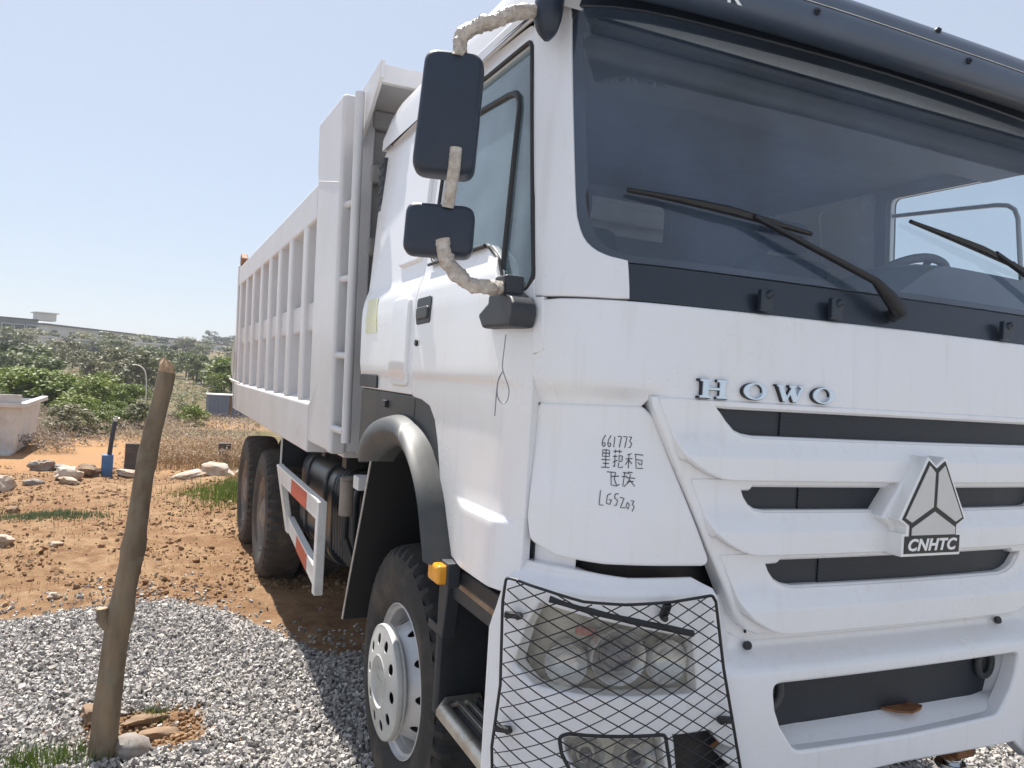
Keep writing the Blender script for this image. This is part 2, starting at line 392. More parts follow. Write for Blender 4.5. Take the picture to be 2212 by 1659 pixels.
def Bat(s):
    s=min(max(s,0),BS[-1]-1e-9);i=bisect.bisect_right(BS,s)-1;i=min(i,len(BS)-2)
    t=(s-BS[i])/(BS[i+1]-BS[i]);a,b=BD[i],BD[i+1];return a[0]+(b[0]-a[0])*t,a[1]+(b[1]-a[1])*t
def sX(x):
    for i in range(1,len(BD)):
        if BD[i][0]>=x-1e-9: 
            a,b=BD[i-1],BD[i];t=(x-a[0])/max(b[0]-a[0],1e-9);return BS[i-1]+(BS[i]-BS[i-1])*min(max(t,0),1)
def sY(y):
    for i in range(1,len(BD)):
        if BD[i][1]>=y: 
            a,b=BD[i-1],BD[i];t=(y-a[1])/max(b[1]-a[1],1e-9);return BS[i-1]+(BS[i]-BS[i-1])*t
def kx(z): return 1.0 if z<2 else 1-.0625*(z-2)
def yo(z):
    if z<1.75: return 0.
    if z<2.0: return .02*((z-1.75)/.25)**1.5
    return .02+.21*(z-2.0)
def P(s,z):
    x,y=Bat(abs(s));w=max(0,1-y/1.3)
    return ((x if s>=0 else -x)*kx(z),y+yo(z)*w,z)
def N(s,z):
    e=.004
    a=P(s-e,z);b=P(s+e,z);c=P(s,z-e);d=P(s,z+e)
    u=[q-p for p,q in zip(a,b)];v=[q-p for p,q in zip(c,d)]
    n=(u[1]*v[2]-u[2]*v[1],u[2]*v[0]-u[0]*v[2],u[0]*v[1]-u[1]*v[0])
    l=math.sqrt(sum(k*k for k in n));return tuple(k/l for k in n)

def sm(t): t = max(0., min(1., t)); return t*t*(3-2*t)
def lerp(a, b, t): return a+(b-a)*t
def sYz(y, z):
    o = yo(z); return sY((y-o)/(1-o/1.3))
def mirror(half): return half+[(-s, z) for s, z in reversed(half) if abs(s) > 1e-6]
def flip(pts, sg): return [(sg*a, b) for a, b in pts]

def arclen(L, n):
    L = [Vector(p) for p in L]; q = [L[0]*2-L[1]]+L+[L[-1]*2-L[-2]]; D = []
    for i in range(1, len(q)-2):
        for k in range(10): D.append(Vector(_cr(tuple(q[i-1]), tuple(q[i]), tuple(q[i+1]), tuple(q[i+2]), k/10)))
    D.append(L[-1]); s = [0]
    for a, b in zip(D, D[1:]): s.append(s[-1]+(b-a).length)
    out = []
    for j in range(n):
        t = s[-1]*j/(n-1); i = min(max(bisect.bisect_right(s, t)-1, 0), len(D)-2); out.append(D[i].lerp(D[i+1], (t-s[i])/max(s[i+1]-s[i], 1e-9)))
    return out

TR = thing('dump_truck', 'white dump truck with a pale grey ribbed tipper body and dark sun visor', 'dump truck')
def smooth_edge(L, n): return [(p.x, p.y) for p in arclen(L, n)]
WSE = [(.995, 2.0835), (1.035, 2.0885), (1.078, 2.104), (1.111, 2.133), (1.131, 2.18), (1.141, 2.24), (1.157, 2.482), (1.170, 2.72), (1.172, 2.78), (1.160, 2.806), (1.130, 2.812)]
SD = 1.256

# ------------------------------------------------------------------ dump truck: cab shell
def door_off(s, z):
    o = .020*sm((2.15-z)/.10)
    o -= .010*sm((1.765-z)/.03)
    o += .020*sm((1.39-z)/.028)*sm((1.70-abs(s))/.14)
    return o*sm((abs(s)-1.255)/.12)
def quarter_off(s, z):
    o = .020*sm((2.15-z)/.10)-.010*sm((1.765-z)/.03)
    return o
for sg in (-1, 1):
    d = lambda y, z: (sYz(y, z), z)
    # the door with its window
    out = [(SD, 1.19), (SD, 1.98), (1.29, 2.43), (1.335, 2.795), d(.80, 2.815), d(1.165, 2.82), d(1.165, 1.69), (sYz(1.165, 1.68), 1.678),
           d(1.06, 1.672), d(.96, 1.653), d(.895, 1.605), d(.853, 1.535), d(.795, 1.39), d(.712, 1.215), d(.70, 1.195)]
    win = rc([d(.245, 2.035), d(.43, 2.745), d(1.10, 2.755), d(1.115, 2.165), d(.56, 2.16), d(.47, 2.11), d(.40, 2.015), d(.27, 1.998)],
             [.03, .035, .05, .06, .08, .05, .04, .03])
    out = rc(out, [.02, 0, 0, .03, 0, .03, .01, 0, 0, 0, 0, 0, 0, 0, .01])
    door = patch('door', flip(out, sg), M_['white'], TR, holes=[flip(win, sg)], off=door_off, th=.03, rad=.005, step=.045,
                 zl=(2.15, 2.12, 2.09, 2.05, 1.765, 1.75, 1.735, 1.39, 1.376, 1.362))
    patch('door_lining', flip(out, sg), M_['inner'], door, holes=[flip(win, sg)], off=-.055, th=.004, rad=.002, step=.09)
    gl = patch('door_window', flip(win, sg), M_['sideglass' if sg < 0 else 'farglass'], door, off=-.014, th=.002, rad=.001, step=.12)
    # rubber seal round the glass
    seal = MB(); lp = resample(win, .04); seal.tube([Vector(P(sg*a, b))+Vector(N(sg*a, b))*.0 for a, b in lp], .0075, 6, closed=True)
    seal.build('window_seal', M_['seal'], door, 60)
    dv = MB(); pth = [(.445, 1.995), (.46, 2.2), (.475, 2.40), (.485, 2.56), (.50, 2.60), (.53, 2.622), (.58, 2.632), (.75, 2.645), (1.10, 2.67)]
    dv.tube([Vector(P(sg*sYz(y, z), z))+Vector(N(sg*sYz(y, z), z))*-.012 for y, z in pth], .010, 8)
    dv.build('window_divider', M_['seal'] if sg < 0 else M_['steel'], door, 60)
    # handle in its black recess, and the lock
    hh = rc([d(.985, 1.945), d(1.135, 1.942), d(1.138, 2.03), d(.98, 2.032)], .012)
    hd = patch('door_handle', flip(hh, sg), M_['black'], door, off=.024, th=.03, rad=.004, step=.05)
    h2 = rc([d(1.00, 1.963), d(1.12, 1.961), d(1.12, 1.995), d(1.00, 1.996)], .01)
    patch('handle_flap', flip(h2, sg), M_['trim'], hd, off=.031, th=.012, rad=.006, step=.05)
    lk = MB(); q = sYz(1.115, 1.872); c0 = Vector(P(sg*q, 1.872)); n0 = Vector(N(sg*q, 1.872)); lk.tube([c0, c0+n0*.028], .012, 12); lk.build('door_lock', M_['seal'], door, 40)
    sl_ = MB(); sl_.tube([Vector(P(sg*sYz(y, 2.15), 2.157))+Vector(N(sg*sYz(y, 2.15), 2.157))*.012 for y in np.linspace(.56, 1.10, 12)], .006, 6)
    sl_.build('window_sill_strip', M_['seal'], door, 60)
    # rear quarter of the cab
    q_out = [d(1.178, 1.685), d(1.178, 2.82), d(1.90, 2.82), d(1.955, 2.78), d(1.965, 1.69)]
    qp = patch('rear_quarter_panel', flip(rc(q_out, [.01, .01, .03, .03, .01]), sg), M_['white'], TR, off=quarter_off, th=.03, rad=.006, step=.05, zl=(2.15, 2.12, 2.09, 2.05, 1.765, 1.75, 1.735))
    for y0, y1, z0, z1 in ((1.225, 1.44, 1.72, 2.04), (1.225, 1.50, 2.20, 2.76)):
        e = rc([d(y0, z0), d(y1, z0), d(y1+.03 if z1 > 2.5 else y1, z1), d(y0, z1)], .035)
        patch('pressed_panel', flip(e, sg), M_['white'], qp, off=(lambda s, z: quarter_off(s, z)+.014), th=.02, rad=.012, step=.06)
    if sg < 0:
        e = [d(1.70, 1.93), d(1.89, 1.93), d(1.89, 2.08), d(1.73, 2.08)]
        patch('sticker', flip(e, sg), M_['sticker'], qp, off=.0225, th=.003, rad=.0005, step=.06)
    e = rc([d(1.67, 1.692), d(1.955, 1.692), d(1.955, 1.742), d(1.67, 1.742)], .006)
    patch('side_plate', flip(e, sg), M_['black'], qp, off=.020, th=.02, rad=.003, step=.08)
    # corner post beside the windscreen
    po = [(.992, 1.988), (1.25, 1.988), (1.25, 2.02), (1.283, 2.43), (1.328, 2.81), (1.335, 2.96), (1.19, 2.96), (1.176, 2.78)]+[(a+.002, b-.001) for a, b in reversed(smooth_edge(WSE[:9], 40))]
    patch('corner_post', flip(po, sg), M_['white'], TR, th=.03, rad=.006, step=.035)
    patch('post_lining', flip([(p[0]*.998, p[1]) for p in po], sg), M_['inner'], TR, off=-.05, th=.004, rad=.002, step=.08)
    hs = [(1.222, 1.842), (1.250, 1.832), (1.250, 1.976), (1.224, 1.976)]
    patch('hinge_cover', flip(hs, sg), M_['white'], TR, off=.004, th=.02, rad=.006, step=.03)
    # lower corner panel beside the grille
    co = [(.938, 1.700), (1.246, 1.692), (1.240, 1.40), (1.225, 1.345), (1.15, 1.318), (1.02, 1.306), (.722, 1.300), (.905, 1.675)]
    cp = patch('corner_panel', flip(rc(co, [.03, .015, 0, .02, 0, 0, .01, .02]), sg), M_['white'], TR, off=lambda s, z: -.026+.020*sm((1.66-z)/.3), th=.05, rad=.010, step=.04)
    if sg < 0: CORNER = cp
hoodh = [(0, 1.738), (.915, 1.740), (.940, 1.712), (1.250, 1.704), (1.250, 1.822), (1.217, 1.838), (1.217, 1.968), (1.0, 1.970), (0, 1.972)]
hood = patch('hood_panel', mirror(hoodh), M_['white'], TR, off=lambda s, z: -.030*sm((1.765-z)/.055)*sm((abs(s)-.86)/.08), th=.05, rad=.009, step=.05, zl=(1.76, 1.75, 1.74, 1.73, 1.72))
# windscreen
ws = [(0, 2.081)]+smooth_edge(WSE, 44)+[(0, 2.822)]
wsm = mirror(ws)
glass = patch('windscreen', wsm, M_['glass'], TR, off=-.006, th=.003, rad=.001, step=.1)
inn = [(0, 2.099)]+smooth_edge([(.975, 2.101), (1.015, 2.108), (1.052, 2.122), (1.078, 2.147), (1.094, 2.19), (1.102, 2.245), (1.118, 2.482), (1.130, 2.70), (1.132, 2.755), (1.12, 2.775), (1.09, 2.783)], 44)+[(0, 2.792)]
patch('windscreen_border', wsm, M_['seal'], glass, holes=[mirror(inn)], off=-.010, th=.003, rad=.001, step=.06)
cw = [(0, 1.980), (.984, 1.986), (.988, 2.078), (0, 2.074)]
cowl = patch('wiper_cowl', mirror(cw), M_['cowl'], TR, off=-.010, th=.05, rad=.006, step=.08)
hdr = [(0, 2.826), (1.13, 2.816), (1.165, 2.81), (1.20, 2.93), (0, 2.95)]
patch('roof_header', mirror(hdr), M_['cowl'], TR, th=.03, rad=.006, step=.1)
core = [(0, .80), (1.2, .90), (1.2, 1.70), (1.24, 1.72), (1.24, 1.97), (0, 1.97)]
patch('front_bulkhead', mirror(core), M_['under'], TR, off=-.10, th=.02, rad=.004, step=.15)
# roof
rf = MB()
def roof(u, v):
    y = .30+1.72*u; a = (v*2-1); e = sm(min(u/.12, 1.))*.6+.4
    e2 = 1-.5*max(0, (u-.88)/.12)**2
    x = 1.165*math.copysign(abs(math.sin(a*math.pi/2))**.62, a)
    z = 2.80+(.30*e*e2)*max(0., math.cos(a*math.pi/2))**.42
    return (x, y, z)
rf.grid(roof, 16, 48)
for u in (0, 1):
    k = len(rf.v); rf.v += [roof(u, j/48) for j in range(49)]; rf.v.append((0, .30+1.72*u, 2.80))
    rf.f += [(k+j, k+j+1, k+49) for j in range(48)]
roofo = rf.build('roof', M_['white'], TR, 50, fix=True)
for sg in (-1, 1):
    g = MB(); g.tube([(sg*(1.150-.01*t), .40+1.50*t, 2.822+.012*math.sin(t*3)) for t in np.linspace(0, 1, 14)], .020, 8); g.build('drip_rail', M_['white'], roofo, 60)
    g = MB(); g.tube([(sg*(1.163-.01*t), .40+1.50*t, 2.802+.012*math.sin(t*3)) for t in np.linspace(0, 1, 14)], .004, 5); g.build('gutter_seal', M_['seal'], roofo, 60)
# cab inside
pb = lambda u, v: (u, 1.90, v)
wall = [(-1.12, 1.55), (1.12, 1.55), (1.08, 2.84), (-1.08, 2.84)]
rw = rc([(-.40, 2.545), (.40, 2.545), (.40, 2.752), (-.40, 2.752)], .035)
bw = patch('cab_back_wall', wall, M_['inner'], TR, holes=[rw], th=.05, rad=.003, step=.15, mp=pb)
patch('rear_window', rw, M_['farglass'], bw, off=-.03, th=.002, rad=.001, step=.2, mp=pb)
g = MB(); g.box(-1.10, 1.10, .34, 1.90, 2.795, 2.81); g.build('headliner', M_['headliner'], TR)
g = MB(); g.box(-1.08, 1.08, .36, .60, 2.71, 2.79); g.build('overhead_shelf', M_['headliner'], TR, bevel=.03)
g = MB(); g.box(-1.12, 1.12, .30, 1.92, 1.50, 1.54); g.build('cab_floor', M_['under'], TR)
def dashf(u, v):
    x = -1.10+2.2*u; hump = .150*sm((x-.05)/.35)*(1-.55*sm((x-.85)/.25))+.03*sm((x+.2)/.4)
    y, z = [(.16, 2.02), (.22, 2.065), (.34, 2.085), (.50, 2.09), (.60, 2.07), (.64, 2.0), (.62, 1.8), (.60, 1.55)][int(round(v*7))]
    yb = Bat(sX(min(abs(x), 1.1)))[1]; return (x, y+yb*(1 if z > 1.9 else .3), z+(hump if z > 2.04 else 0))
g = MB(); g.grid(dashf, 40, 7); g.build('dashboard', M_['dash'], TR, 50)
for sx in (.62, -.58):
    g = MB(); g.box(sx-.24, sx+.24, 1.18, 1.36, 1.95, 2.42); st = g.build('seat', M_['seat'], TR, bevel=.05)
    g = MB(); g.box(sx-.26, sx+.26, .82, 1.34, 1.80, 1.95); g.build('seat_cushion', M_['seat'], st, bevel=.05)
    g = MB(); g.box(sx-.13, sx+.13, 1.22, 1.33, 2.45, 2.60); g.build('headrest', M_['seat'], st, bevel=.04)
sw = MB(); swm = Matrix.Translation((.70, .70, 2.20)) @ Matrix.Rotation(math.radians(-40), 4, 'X')
sw.tube([swm @ Vector((.225*math.cos(a), .225*math.sin(a), 0)) for a in np.linspace(0, 2*math.pi, 40, endpoint=False)], .018, 8, closed=True)
for a in (0.2, 2.94, 4.71): sw.tube([swm @ Vector((0, 0, -.04)), swm @ Vector((.21*math.cos(a), .21*math.sin(a), 0))], .014, 6)
sw.tube([swm @ Vector((0, 0, .0)), swm @ Vector((0, 0, -.28))], .035, 10)
sw.build('steering_wheel', M_['inner'], TR, 60)

# ------------------------------------------------------------------ sun visor over the windscreen
prof = [(.14, 2.805), (.06, 2.775), (.015, 2.762), (-.004, 2.768), (-.014, 2.785), (-.018, 2.81), (-.014, 2.832), (-.003, 2.842), (-.010, 2.8435), (-.005, 2.868), (.014, 2.895), (.05, 2.914), (.11, 2.927), (.19, 2.934), (.28, 2.93)]
def visf(u, v):
    x = -1.14+2.28*u; k = v*(len(prof)-1); i = min(int(k), len(prof)-2); t = k-i
    y = lerp(prof[i][0], prof[i+1][0], t); z = lerp(prof[i][1], prof[i+1][1], t)
    yb = .055*(abs(x)/1.05)**3; return (x, y+yb, z+.004*(abs(x)/1.2)**2)
g = MB(); g.grid(visf, 60, 28); vis = g.build('sun_visor', M_['visor'], TR, 50, fix=False)
m = vis.modifiers.new('thickness', 'SOLIDIFY'); m.thickness = .012; m.offset = -1
for bx, v in ((-.496, .36), (.113, .36), (.002, .69), (.70, .36), (.60, .69), (-.60, .69)):
    p = Vector(visf((bx+1.14)/2.28, v)); q = MB(); q.tube([p+Vector((0, .004, 0)), p+Vector((0, -.006, .001))], .010, 10); q.tube([p+Vector((0, -.006, 0)), p+Vector((0, -.012, .002))], .005, 6)
    q.build('visor_bolt', M_['black'], vis, 40)
g = MB(); g.tube([Vector(visf(u, 7.02/14))+Vector((0, -.0035, .001)) for u in np.linspace(.03, .97, 40)], .0022, 5); g.build('visor_crease_highlight', M_['guardwhite' if 'guardwhite' in M_ else 'white'], vis, 60)  # thin pale tube paints the edge highlight along the crease
me = text_mesh('SINOTRUK', .070, .0012, 0, .001, 1.12)
to = link('visor_lettering', me, M_['badgewhite'], vis); pv = Vector(visf((-1.05+1.14)/2.28, .37))
xs_ = [v.co.x for v in me.vertices]; wdt = max(xs_)-min(xs_)
for v in me.vertices:
    xx = -.745-(max(xs_)-v.co.x); bp_ = visf((xx+1.14)/2.28, .36); v.co = Vector((xx, bp_[1]-.004-v.co.z*.6, 2.792+v.co.y))

# ------------------------------------------------------------------ grille: three stepped blades
def sside(z): return .60+(z-1.13)*.525
BL = [  # top z, bottom z, hole half outline, slot bottom
    (1.732, 1.530, [(0, 1.7235), (.738, 1.7225), (.722, 1.700), (.700, 1.675), (.672, 1.650), (.645, 1.640), (.605, 1.635), (0, 1.634)], 1.634),
    (1.524, 1.328, [(0, 1.5145), (.600, 1.5145), (.608, 1.504), (.640, 1.500), (.630, 1.474), (.612, 1.452), (.588, 1.438), (.555, 1.433), (0, 1.432)], 1.432),
    (1.322, 1.110, [(0, 1.3125), (.490, 1.3125), (.500, 1.303), (.545, 1.299), (.532, 1.270), (.510, 1.245), (.480, 1.230), (.440, 1.222), (0, 1.221)], 1.221)]
gb = [(0, 1.731), (.917, 1.731), (.600+.022, 1.165), (.585, 1.125), (.545, 1.109), (0, 1.106)]
GP = patch('grille_panel', rc(mirror(gb), 0.), M_['white'], TR, holes=[mirror(h) for _, _, h, _ in BL], off=.002, th=.06, rad=.010, step=.05)
for k, (zt, zb, hole, zs) in enumerate(BL):
    r0 = sside(zb)
    half = [(0, zt-.002)]+[(max(0, a-.014), b) for a, b in [(sside(zt-.002), zt-.002), (sside(zb+.10), zb+.10)]+smooth_edge([(sside(zb+.085), zb+.085), (sside(zb+.05)-.010, zb+.050), (r0-.040, zb+.018), (r0-.085, zb+.003), (r0-.13, zb)], 9)]+[(0, zb)]
    offk = lambda s, z, zs=zs: .006+.028*max(0., min(1., (zs-z)/.046))
    b = patch('grille_blade', mirror(half), M_['white'], TR, holes=[mirror(hole)], off=offk, th=.030, rad=.005, step=.045, zl=(zs-.004, zs-.012, zs-.022, zs-.032, zs-.042, zs-.052))
    hm = [(0, zt-.002), (max(h[0] for h in hole)+.03, zt-.002), (max(h[0] for h in hole)+.03, zs-.02), (0, zs-.02)]
    gm = patch('grille_mesh', mirror(hm), M_['slot'], b, off=-.022, th=.004, rad=.001, step=.1)
    x1 = (.50, .42, .33)[k]
    gh = [(0, zt-.014), (x1, zt-.014), (x1, zs+.004), (0, zs+.004)]
    patch('perforated_insert', mirror(gh), M_['mesh'], gm, off=-.017, th=.004, rad=.001, step=.1)
for sg in (-1, 1): patch('slot_plate', flip([(1.10, 1.25), (1.243, 1.25), (1.243, 1.36), (1.10, 1.36)], sg), M_['white'], TR, off=-.045, th=.01, rad=.003, step=.05)
# shelf between grille and bumper
sh = [(0, 1.04), (.60, 1.04), (.72, 1.20), (.63, 1.20), (.56, 1.145), (0, 1.145)]
patch('grille_sill', mirror(sh), M_['white'], TR, off=-.040, th=.02, rad=.004, step=.06)
for x in (-.56, .49):
    g = MB(); p = Vector(P(x, 1.062))+Vector((0, .028, 0)); g.tube([p, p+Vector((0, -.010, .004))], .012, 10); g.build('rubber_plug', M_['seal'], TR, 40)
    g = MB(); p = Vector(P(x, 1.095))+Vector((0, .036, 0)); g.bar(p, p+Vector((0, 0, .022)), .004, .006, (0, 1, 0)); g.build('notch', M_['seal'], TR)
# letters on the hood
def serif(name, polys, x, z, w, h):
    g = MB()
    for poly in polys:
        pts = [(x+p[0]*w, z+p[1]*h) for p in poly]
        yb = .5*(Bat(sX(abs(x)))[1]+Bat(sX(abs(x+w)))[1])
        g.prism(pts, 1, yb-.013, yb+.004)
    L = g.build(name, M_['letter'], hood, 30, bevel=.0015); b = MB(); b.f = list(g.f); c = Vector((x+w/2, 0, z+h/2)); b.v = [(c.x+(v[0]-c.x)*1.03-.0008, v[1]+.004, c.z+(v[2]-c.z)*1.04-.0008) for v in g.v]; b.build('letter_dark_reflection', M_['ink'], L); return L  # larger ink copy behind paints the dark reflections of the chrome edges
Hp = [[(0, 0), (.40, 0), (.40, .12), (.30, .16), (.30, .84), (.40, .88), (.40, 1), (0, 1), (0, .88), (.10, .84), (.10, .16), (0, .12)],
      [(.60, 0), (1, 0), (1, .12), (.90, .16), (.90, .84), (1, .88), (1, 1), (.60, 1), (.60, .88), (.70, .84), (.70, .16), (.60, .12)], [(.29, .43), (.71, .43), (.71, .57), (.29, .57)]]
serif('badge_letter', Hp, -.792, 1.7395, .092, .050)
def ring(x, z, w, h):
    g = MB(); n = 40; yb = Bat(sX(abs(x+w/2)))[1]; k = 0
    o = []; i_ = []
    for j in range(n):
        a = 2*math.pi*j/n; o.append((x+w/2+w/2*math.cos(a), z+h/2+h/2*math.sin(a))); i_.append((x+w/2+w*.285*math.cos(a), z+h/2+h*.41*math.sin(a)))
    for l in (o, i_):
        for y in (yb-.013, yb+.004): g.v += [(p[0], y, p[1]) for p in l]
    for j in range(n):
        q = (j+1) % n; g.f += [(j, q, 2*n+q, 2*n+j), (j, n+j, n+q, q), (2*n+j, 2*n+q, 3*n+q, 3*n+j)]
    L = g.build('badge_letter', M_['letter'], hood, 30, bevel=.0012); b = MB(); b.f = list(g.f); b.v = [(x+w/2+(v[0]-x-w/2)*1.03-.0008, v[1]+.004, z+h/2+(v[2]-z-h/2)*1.04-.0008) for v in g.v]; b.build('letter_dark_reflection', M_['ink'], L); return L  # ink copy again stands in for dark reflections round the letter
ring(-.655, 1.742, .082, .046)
Wp = [[(0, 1), (.26, 1), (.26, .9), (.21, .88), (.36, .30), (.50, .80), (.44, .88), (.44, .9), (.44, 1), (.70, 1), (.70, .9), (.62, .88), (.72, .36), (.85, .88), (.78, .9), (.78, 1), (1, 1), (1, .9), (.95, .88), (.72, 0), (.60, 0), (.48, .46), (.34, 0), (.24, 0), (.05, .88), (0, .9)]]
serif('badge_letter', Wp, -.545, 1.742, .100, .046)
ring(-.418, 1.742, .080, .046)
# emblem
EM = []
def em(name, polys, y0, y1, m, parent, bev=.0):
    g = MB()
    for poly in polys: g.prism(poly, 1, y0, y1)
    return g.build(name, m, parent, 30, bevel=bev)
sy_ = lambda h: h+[(-x, z) for x, z in reversed(h) if abs(x) > 1e-6]
outer = sy_([(0, 1.583), (.037, 1.608), (.142, 1.426), (.108, 1.406), (.108, 1.386), (.124, 1.386), (.124, 1.319)])
E0 = em('emblem', [outer], -.082, -.006, M_['badgeedge'], TR, .003)
em('emblem_pedestal', [sy_([(0, 1.565), (.05, 1.58), (.165, 1.425), (.12, 1.395), (.12, 1.33)])], -.045, .03, M_['white'], E0, .01)
inner = sy_([(0, 1.573), (.034, 1.596), (.129, 1.427), (.097, 1.409), (.097, 1.378), (.115, 1.378), (.115, 1.328)])
em('emblem_black', [inner], -.0845, -.080, M_['ink'], E0)
lc = [(-.032, 1.583), (-.007, 1.563), (-.007, 1.462), (-.092, 1.418), (-.119, 1.431)]
for poly in (lc, [(-x, z) for x, z in lc], [(0, 1.449), (.091, 1.402), (.091, 1.381), (-.091, 1.381), (-.091, 1.402)]):
    em('emblem_field', [poly], -.0868, -.0835, M_['silver'], E0, .0008)
me = text_mesh('CNHTC', .050, .001, .22, .0016, 1.06)
xs_ = [v.co.x for v in me.vertices]; ys_ = [v.co.y for v in me.vertices]; cx = (max(xs_)+min(xs_))/2; cy_ = (max(ys_)+min(ys_))/2; kx_ = .204/(max(xs_)-min(xs_)); ky_ = .036/(max(ys_)-min(ys_))
for v in me.vertices: v.co = Vector(((v.co.x-cx)*kx_, -.0855-v.co.z, 1.3535+(v.co.y-cy_)*ky_))
link('emblem_lettering', me, M_['badgewhite'], E0)
# handwriting on the corner panel: strokes in a box x 0..1 (left to right), z 0..1
def stroke_line(rows, s0, s1, z0, z1):
    g = MB()
    for st in rows:
        pts = []
        for (a, b), (c, d) in zip(st, st[1:]):
            for t in (0, .5): pts.append((lerp(a, c, t), lerp(b, d, t)))
        pts.append(st[-1])
        q = []
        for a, b in pts:
            s = lerp(s0, s1, a); z = lerp(z0, z1, b); o = -.026+.020*sm((1.66-z)/.3); q.append(Vector(P(s, z))+Vector(N(s, z))*(o+.0006))
        g.tube(q, .0012, 4)
    return g.build('handwriting', M_['pen'], CORNER, 60)
six = lambda x: [(x+.10, 1), (x+.02, .6), (x, .2), (x+.05, 0), (x+.10, .1), (x+.09, .35), (x+.02, .3)]
sev = lambda x: [(x, .95), (x+.12, .95), (x+.06, 0)]
three = lambda x: [(x, .95), (x+.09, .95), (x+.03, .55), (x+.10, .4), (x+.06, .05), (x, .05)]
stroke_line([six(0), six(.18), [(.40, .9), (.38, 0)], sev(.50), sev(.68), three(.86)], -1.043, -.957, 1.598, 1.628)
cj = [[(0, .95), (.16, .95), (.16, .6), (0, .6), (0, .95)], [(.08, 1), (.08, .4)], [(0, .78), (.16, .78)], [(-.02, .42), (.18, .42)], [(.02, .22), (.16, .22)], [(-.02, 0), (.18, 0)], [(.08, .4), (.08, 0)],
      [(.26, .9), (.46, .92)], [(.31, 1), (.30, .8)], [(.40, 1), (.41, .8)], [(.25, .62), (.36, .64)], [(.30, .72), (.30, .05), (.26, .12)], [(.25, .3), (.36, .42)], [(.40, .68), (.48, .66), (.47, .38), (.40, .36), (.40, .68)], [(.40, .30), (.38, .04), (.48, .02), (.49, .12)],
      [(.60, .75), (.70, .82)], [(.56, .52), (.72, .55)], [(.64, .76), (.63, .0)], [(.63, .48), (.56, .2)], [(.64, .46), (.71, .26)], [(.77, .8), (.99, .76)], [(.80, .76), (.82, .02), (.99, .04)], [(.82, .50), (.97, .48), (.95, .2)], [(.86, .36), (.92, .22)]]
stroke_line(cj, -1.040, -.925, 1.545, 1.592)
cj2 = [[(0, .95), (.30, .93), (.26, .5), (.36, .05), (.44, .18)], [(.14, .66), (.42, .7)], [(.14, .92), (.16, .1), (.34, .05)], [(.55, .95), (.78, .9)], [(.62, 1), (.60, .72)], [(.52, .68), (.70, .72)], [(.60, .72), (.56, .04)], [(.72, 1), (.88, .96)], [(.66, .62), (.98, .6)], [(.82, .86), (.74, .3), (.60, .02)], [(.78, .5), (.97, .08)], [(.70, .34), (.92, .4)]]
stroke_line(cj2, -1.026, -.946, 1.497, 1.536)
stroke_line([[(.02, 1), (0, .2), (.12, .18)], [(.32, .85), (.22, .75), (.20, .3), (.30, .25), (.34, .5), (.27, .5)], [(.54, .86), (.44, .84), (.43, .6), (.52, .5), (.48, .2), (.42, .22)], [(.58, .66), (.70, .62), (.60, .08), (.74, .10)], [(.80, .4), (.76, .2), (.82, .02), (.86, .25), (.80, .4)], [(.90, .5), (.99, .48), (.94, .3), (1, .15), (.94, -.1)]], -1.043, -.948, 1.440, 1.486)

# ------------------------------------------------------------------ bumper with lamps
def bump_off(s, z):
    a = abs(s); t = sm((a-.60)/.13)
    c = .038-.075*sm((z-1.000)/.062)
    e = .026-.040*sm((z-1.222)/.045)
    return lerp(c, e, t)
bo = [(0, 1.066), (.56, 1.066), (.625, 1.095), (.675, 1.165), (.715, 1.235), (.765, 1.258), (.95, 1.258), (1.10, 1.268), (1.258, 1.272), (1.335, 1.08), (1.335, .62), (1.22, .585), (.62, .62), (.52, .690), (0, .703)]
oph = [(0, .984), (.527, .984), (.512, .90), (.49, .85), (.43, .772), (0, .765)]
hl = [(1.180, 1.200), (1.150, 1.196), (.772, 1.120), (.760, 1.100), (.738, .966), (.768, .955), (1.067, .962), (1.18, .970), (1.248, 1.015), (1.217, 1.125)]
fg = [(1.108, .862), (1.085, .872), (.838, .866), (.818, .78), (.800, .69), (.90, .675), (.99, .69), (1.06, .745), (1.10, .82)]
bk = [(.822, .868), (.700, .872), (.665, .835), (.610, .812), (.655, .79), (.59, .745), (.635, .72), (.60, .68), (.79, .665)]
op_l = rc(mirror(oph), [0 if abs(p[0]) < 1e-6 else r for p, r in zip(mirror(oph), [0, .045, .03, .03, .06, 0, .06, .03, .03, .045])], 4)
holes = [op_l]
for sg in (-1, 1): holes += [flip(rc(hl, .012), sg), flip(rc(fg, .012), sg), flip(bk, sg)]
bump = patch('bumper', rc(mirror(bo), 0.0), M_['white'], TR, holes=holes, off=bump_off, th=.05, rad=.010, step=.040, zl=(1.06, 1.05, 1.04, 1.03, 1.02, 1.01, 1.0, .99, 1.262, 1.25, 1.24, 1.23, 1.22))
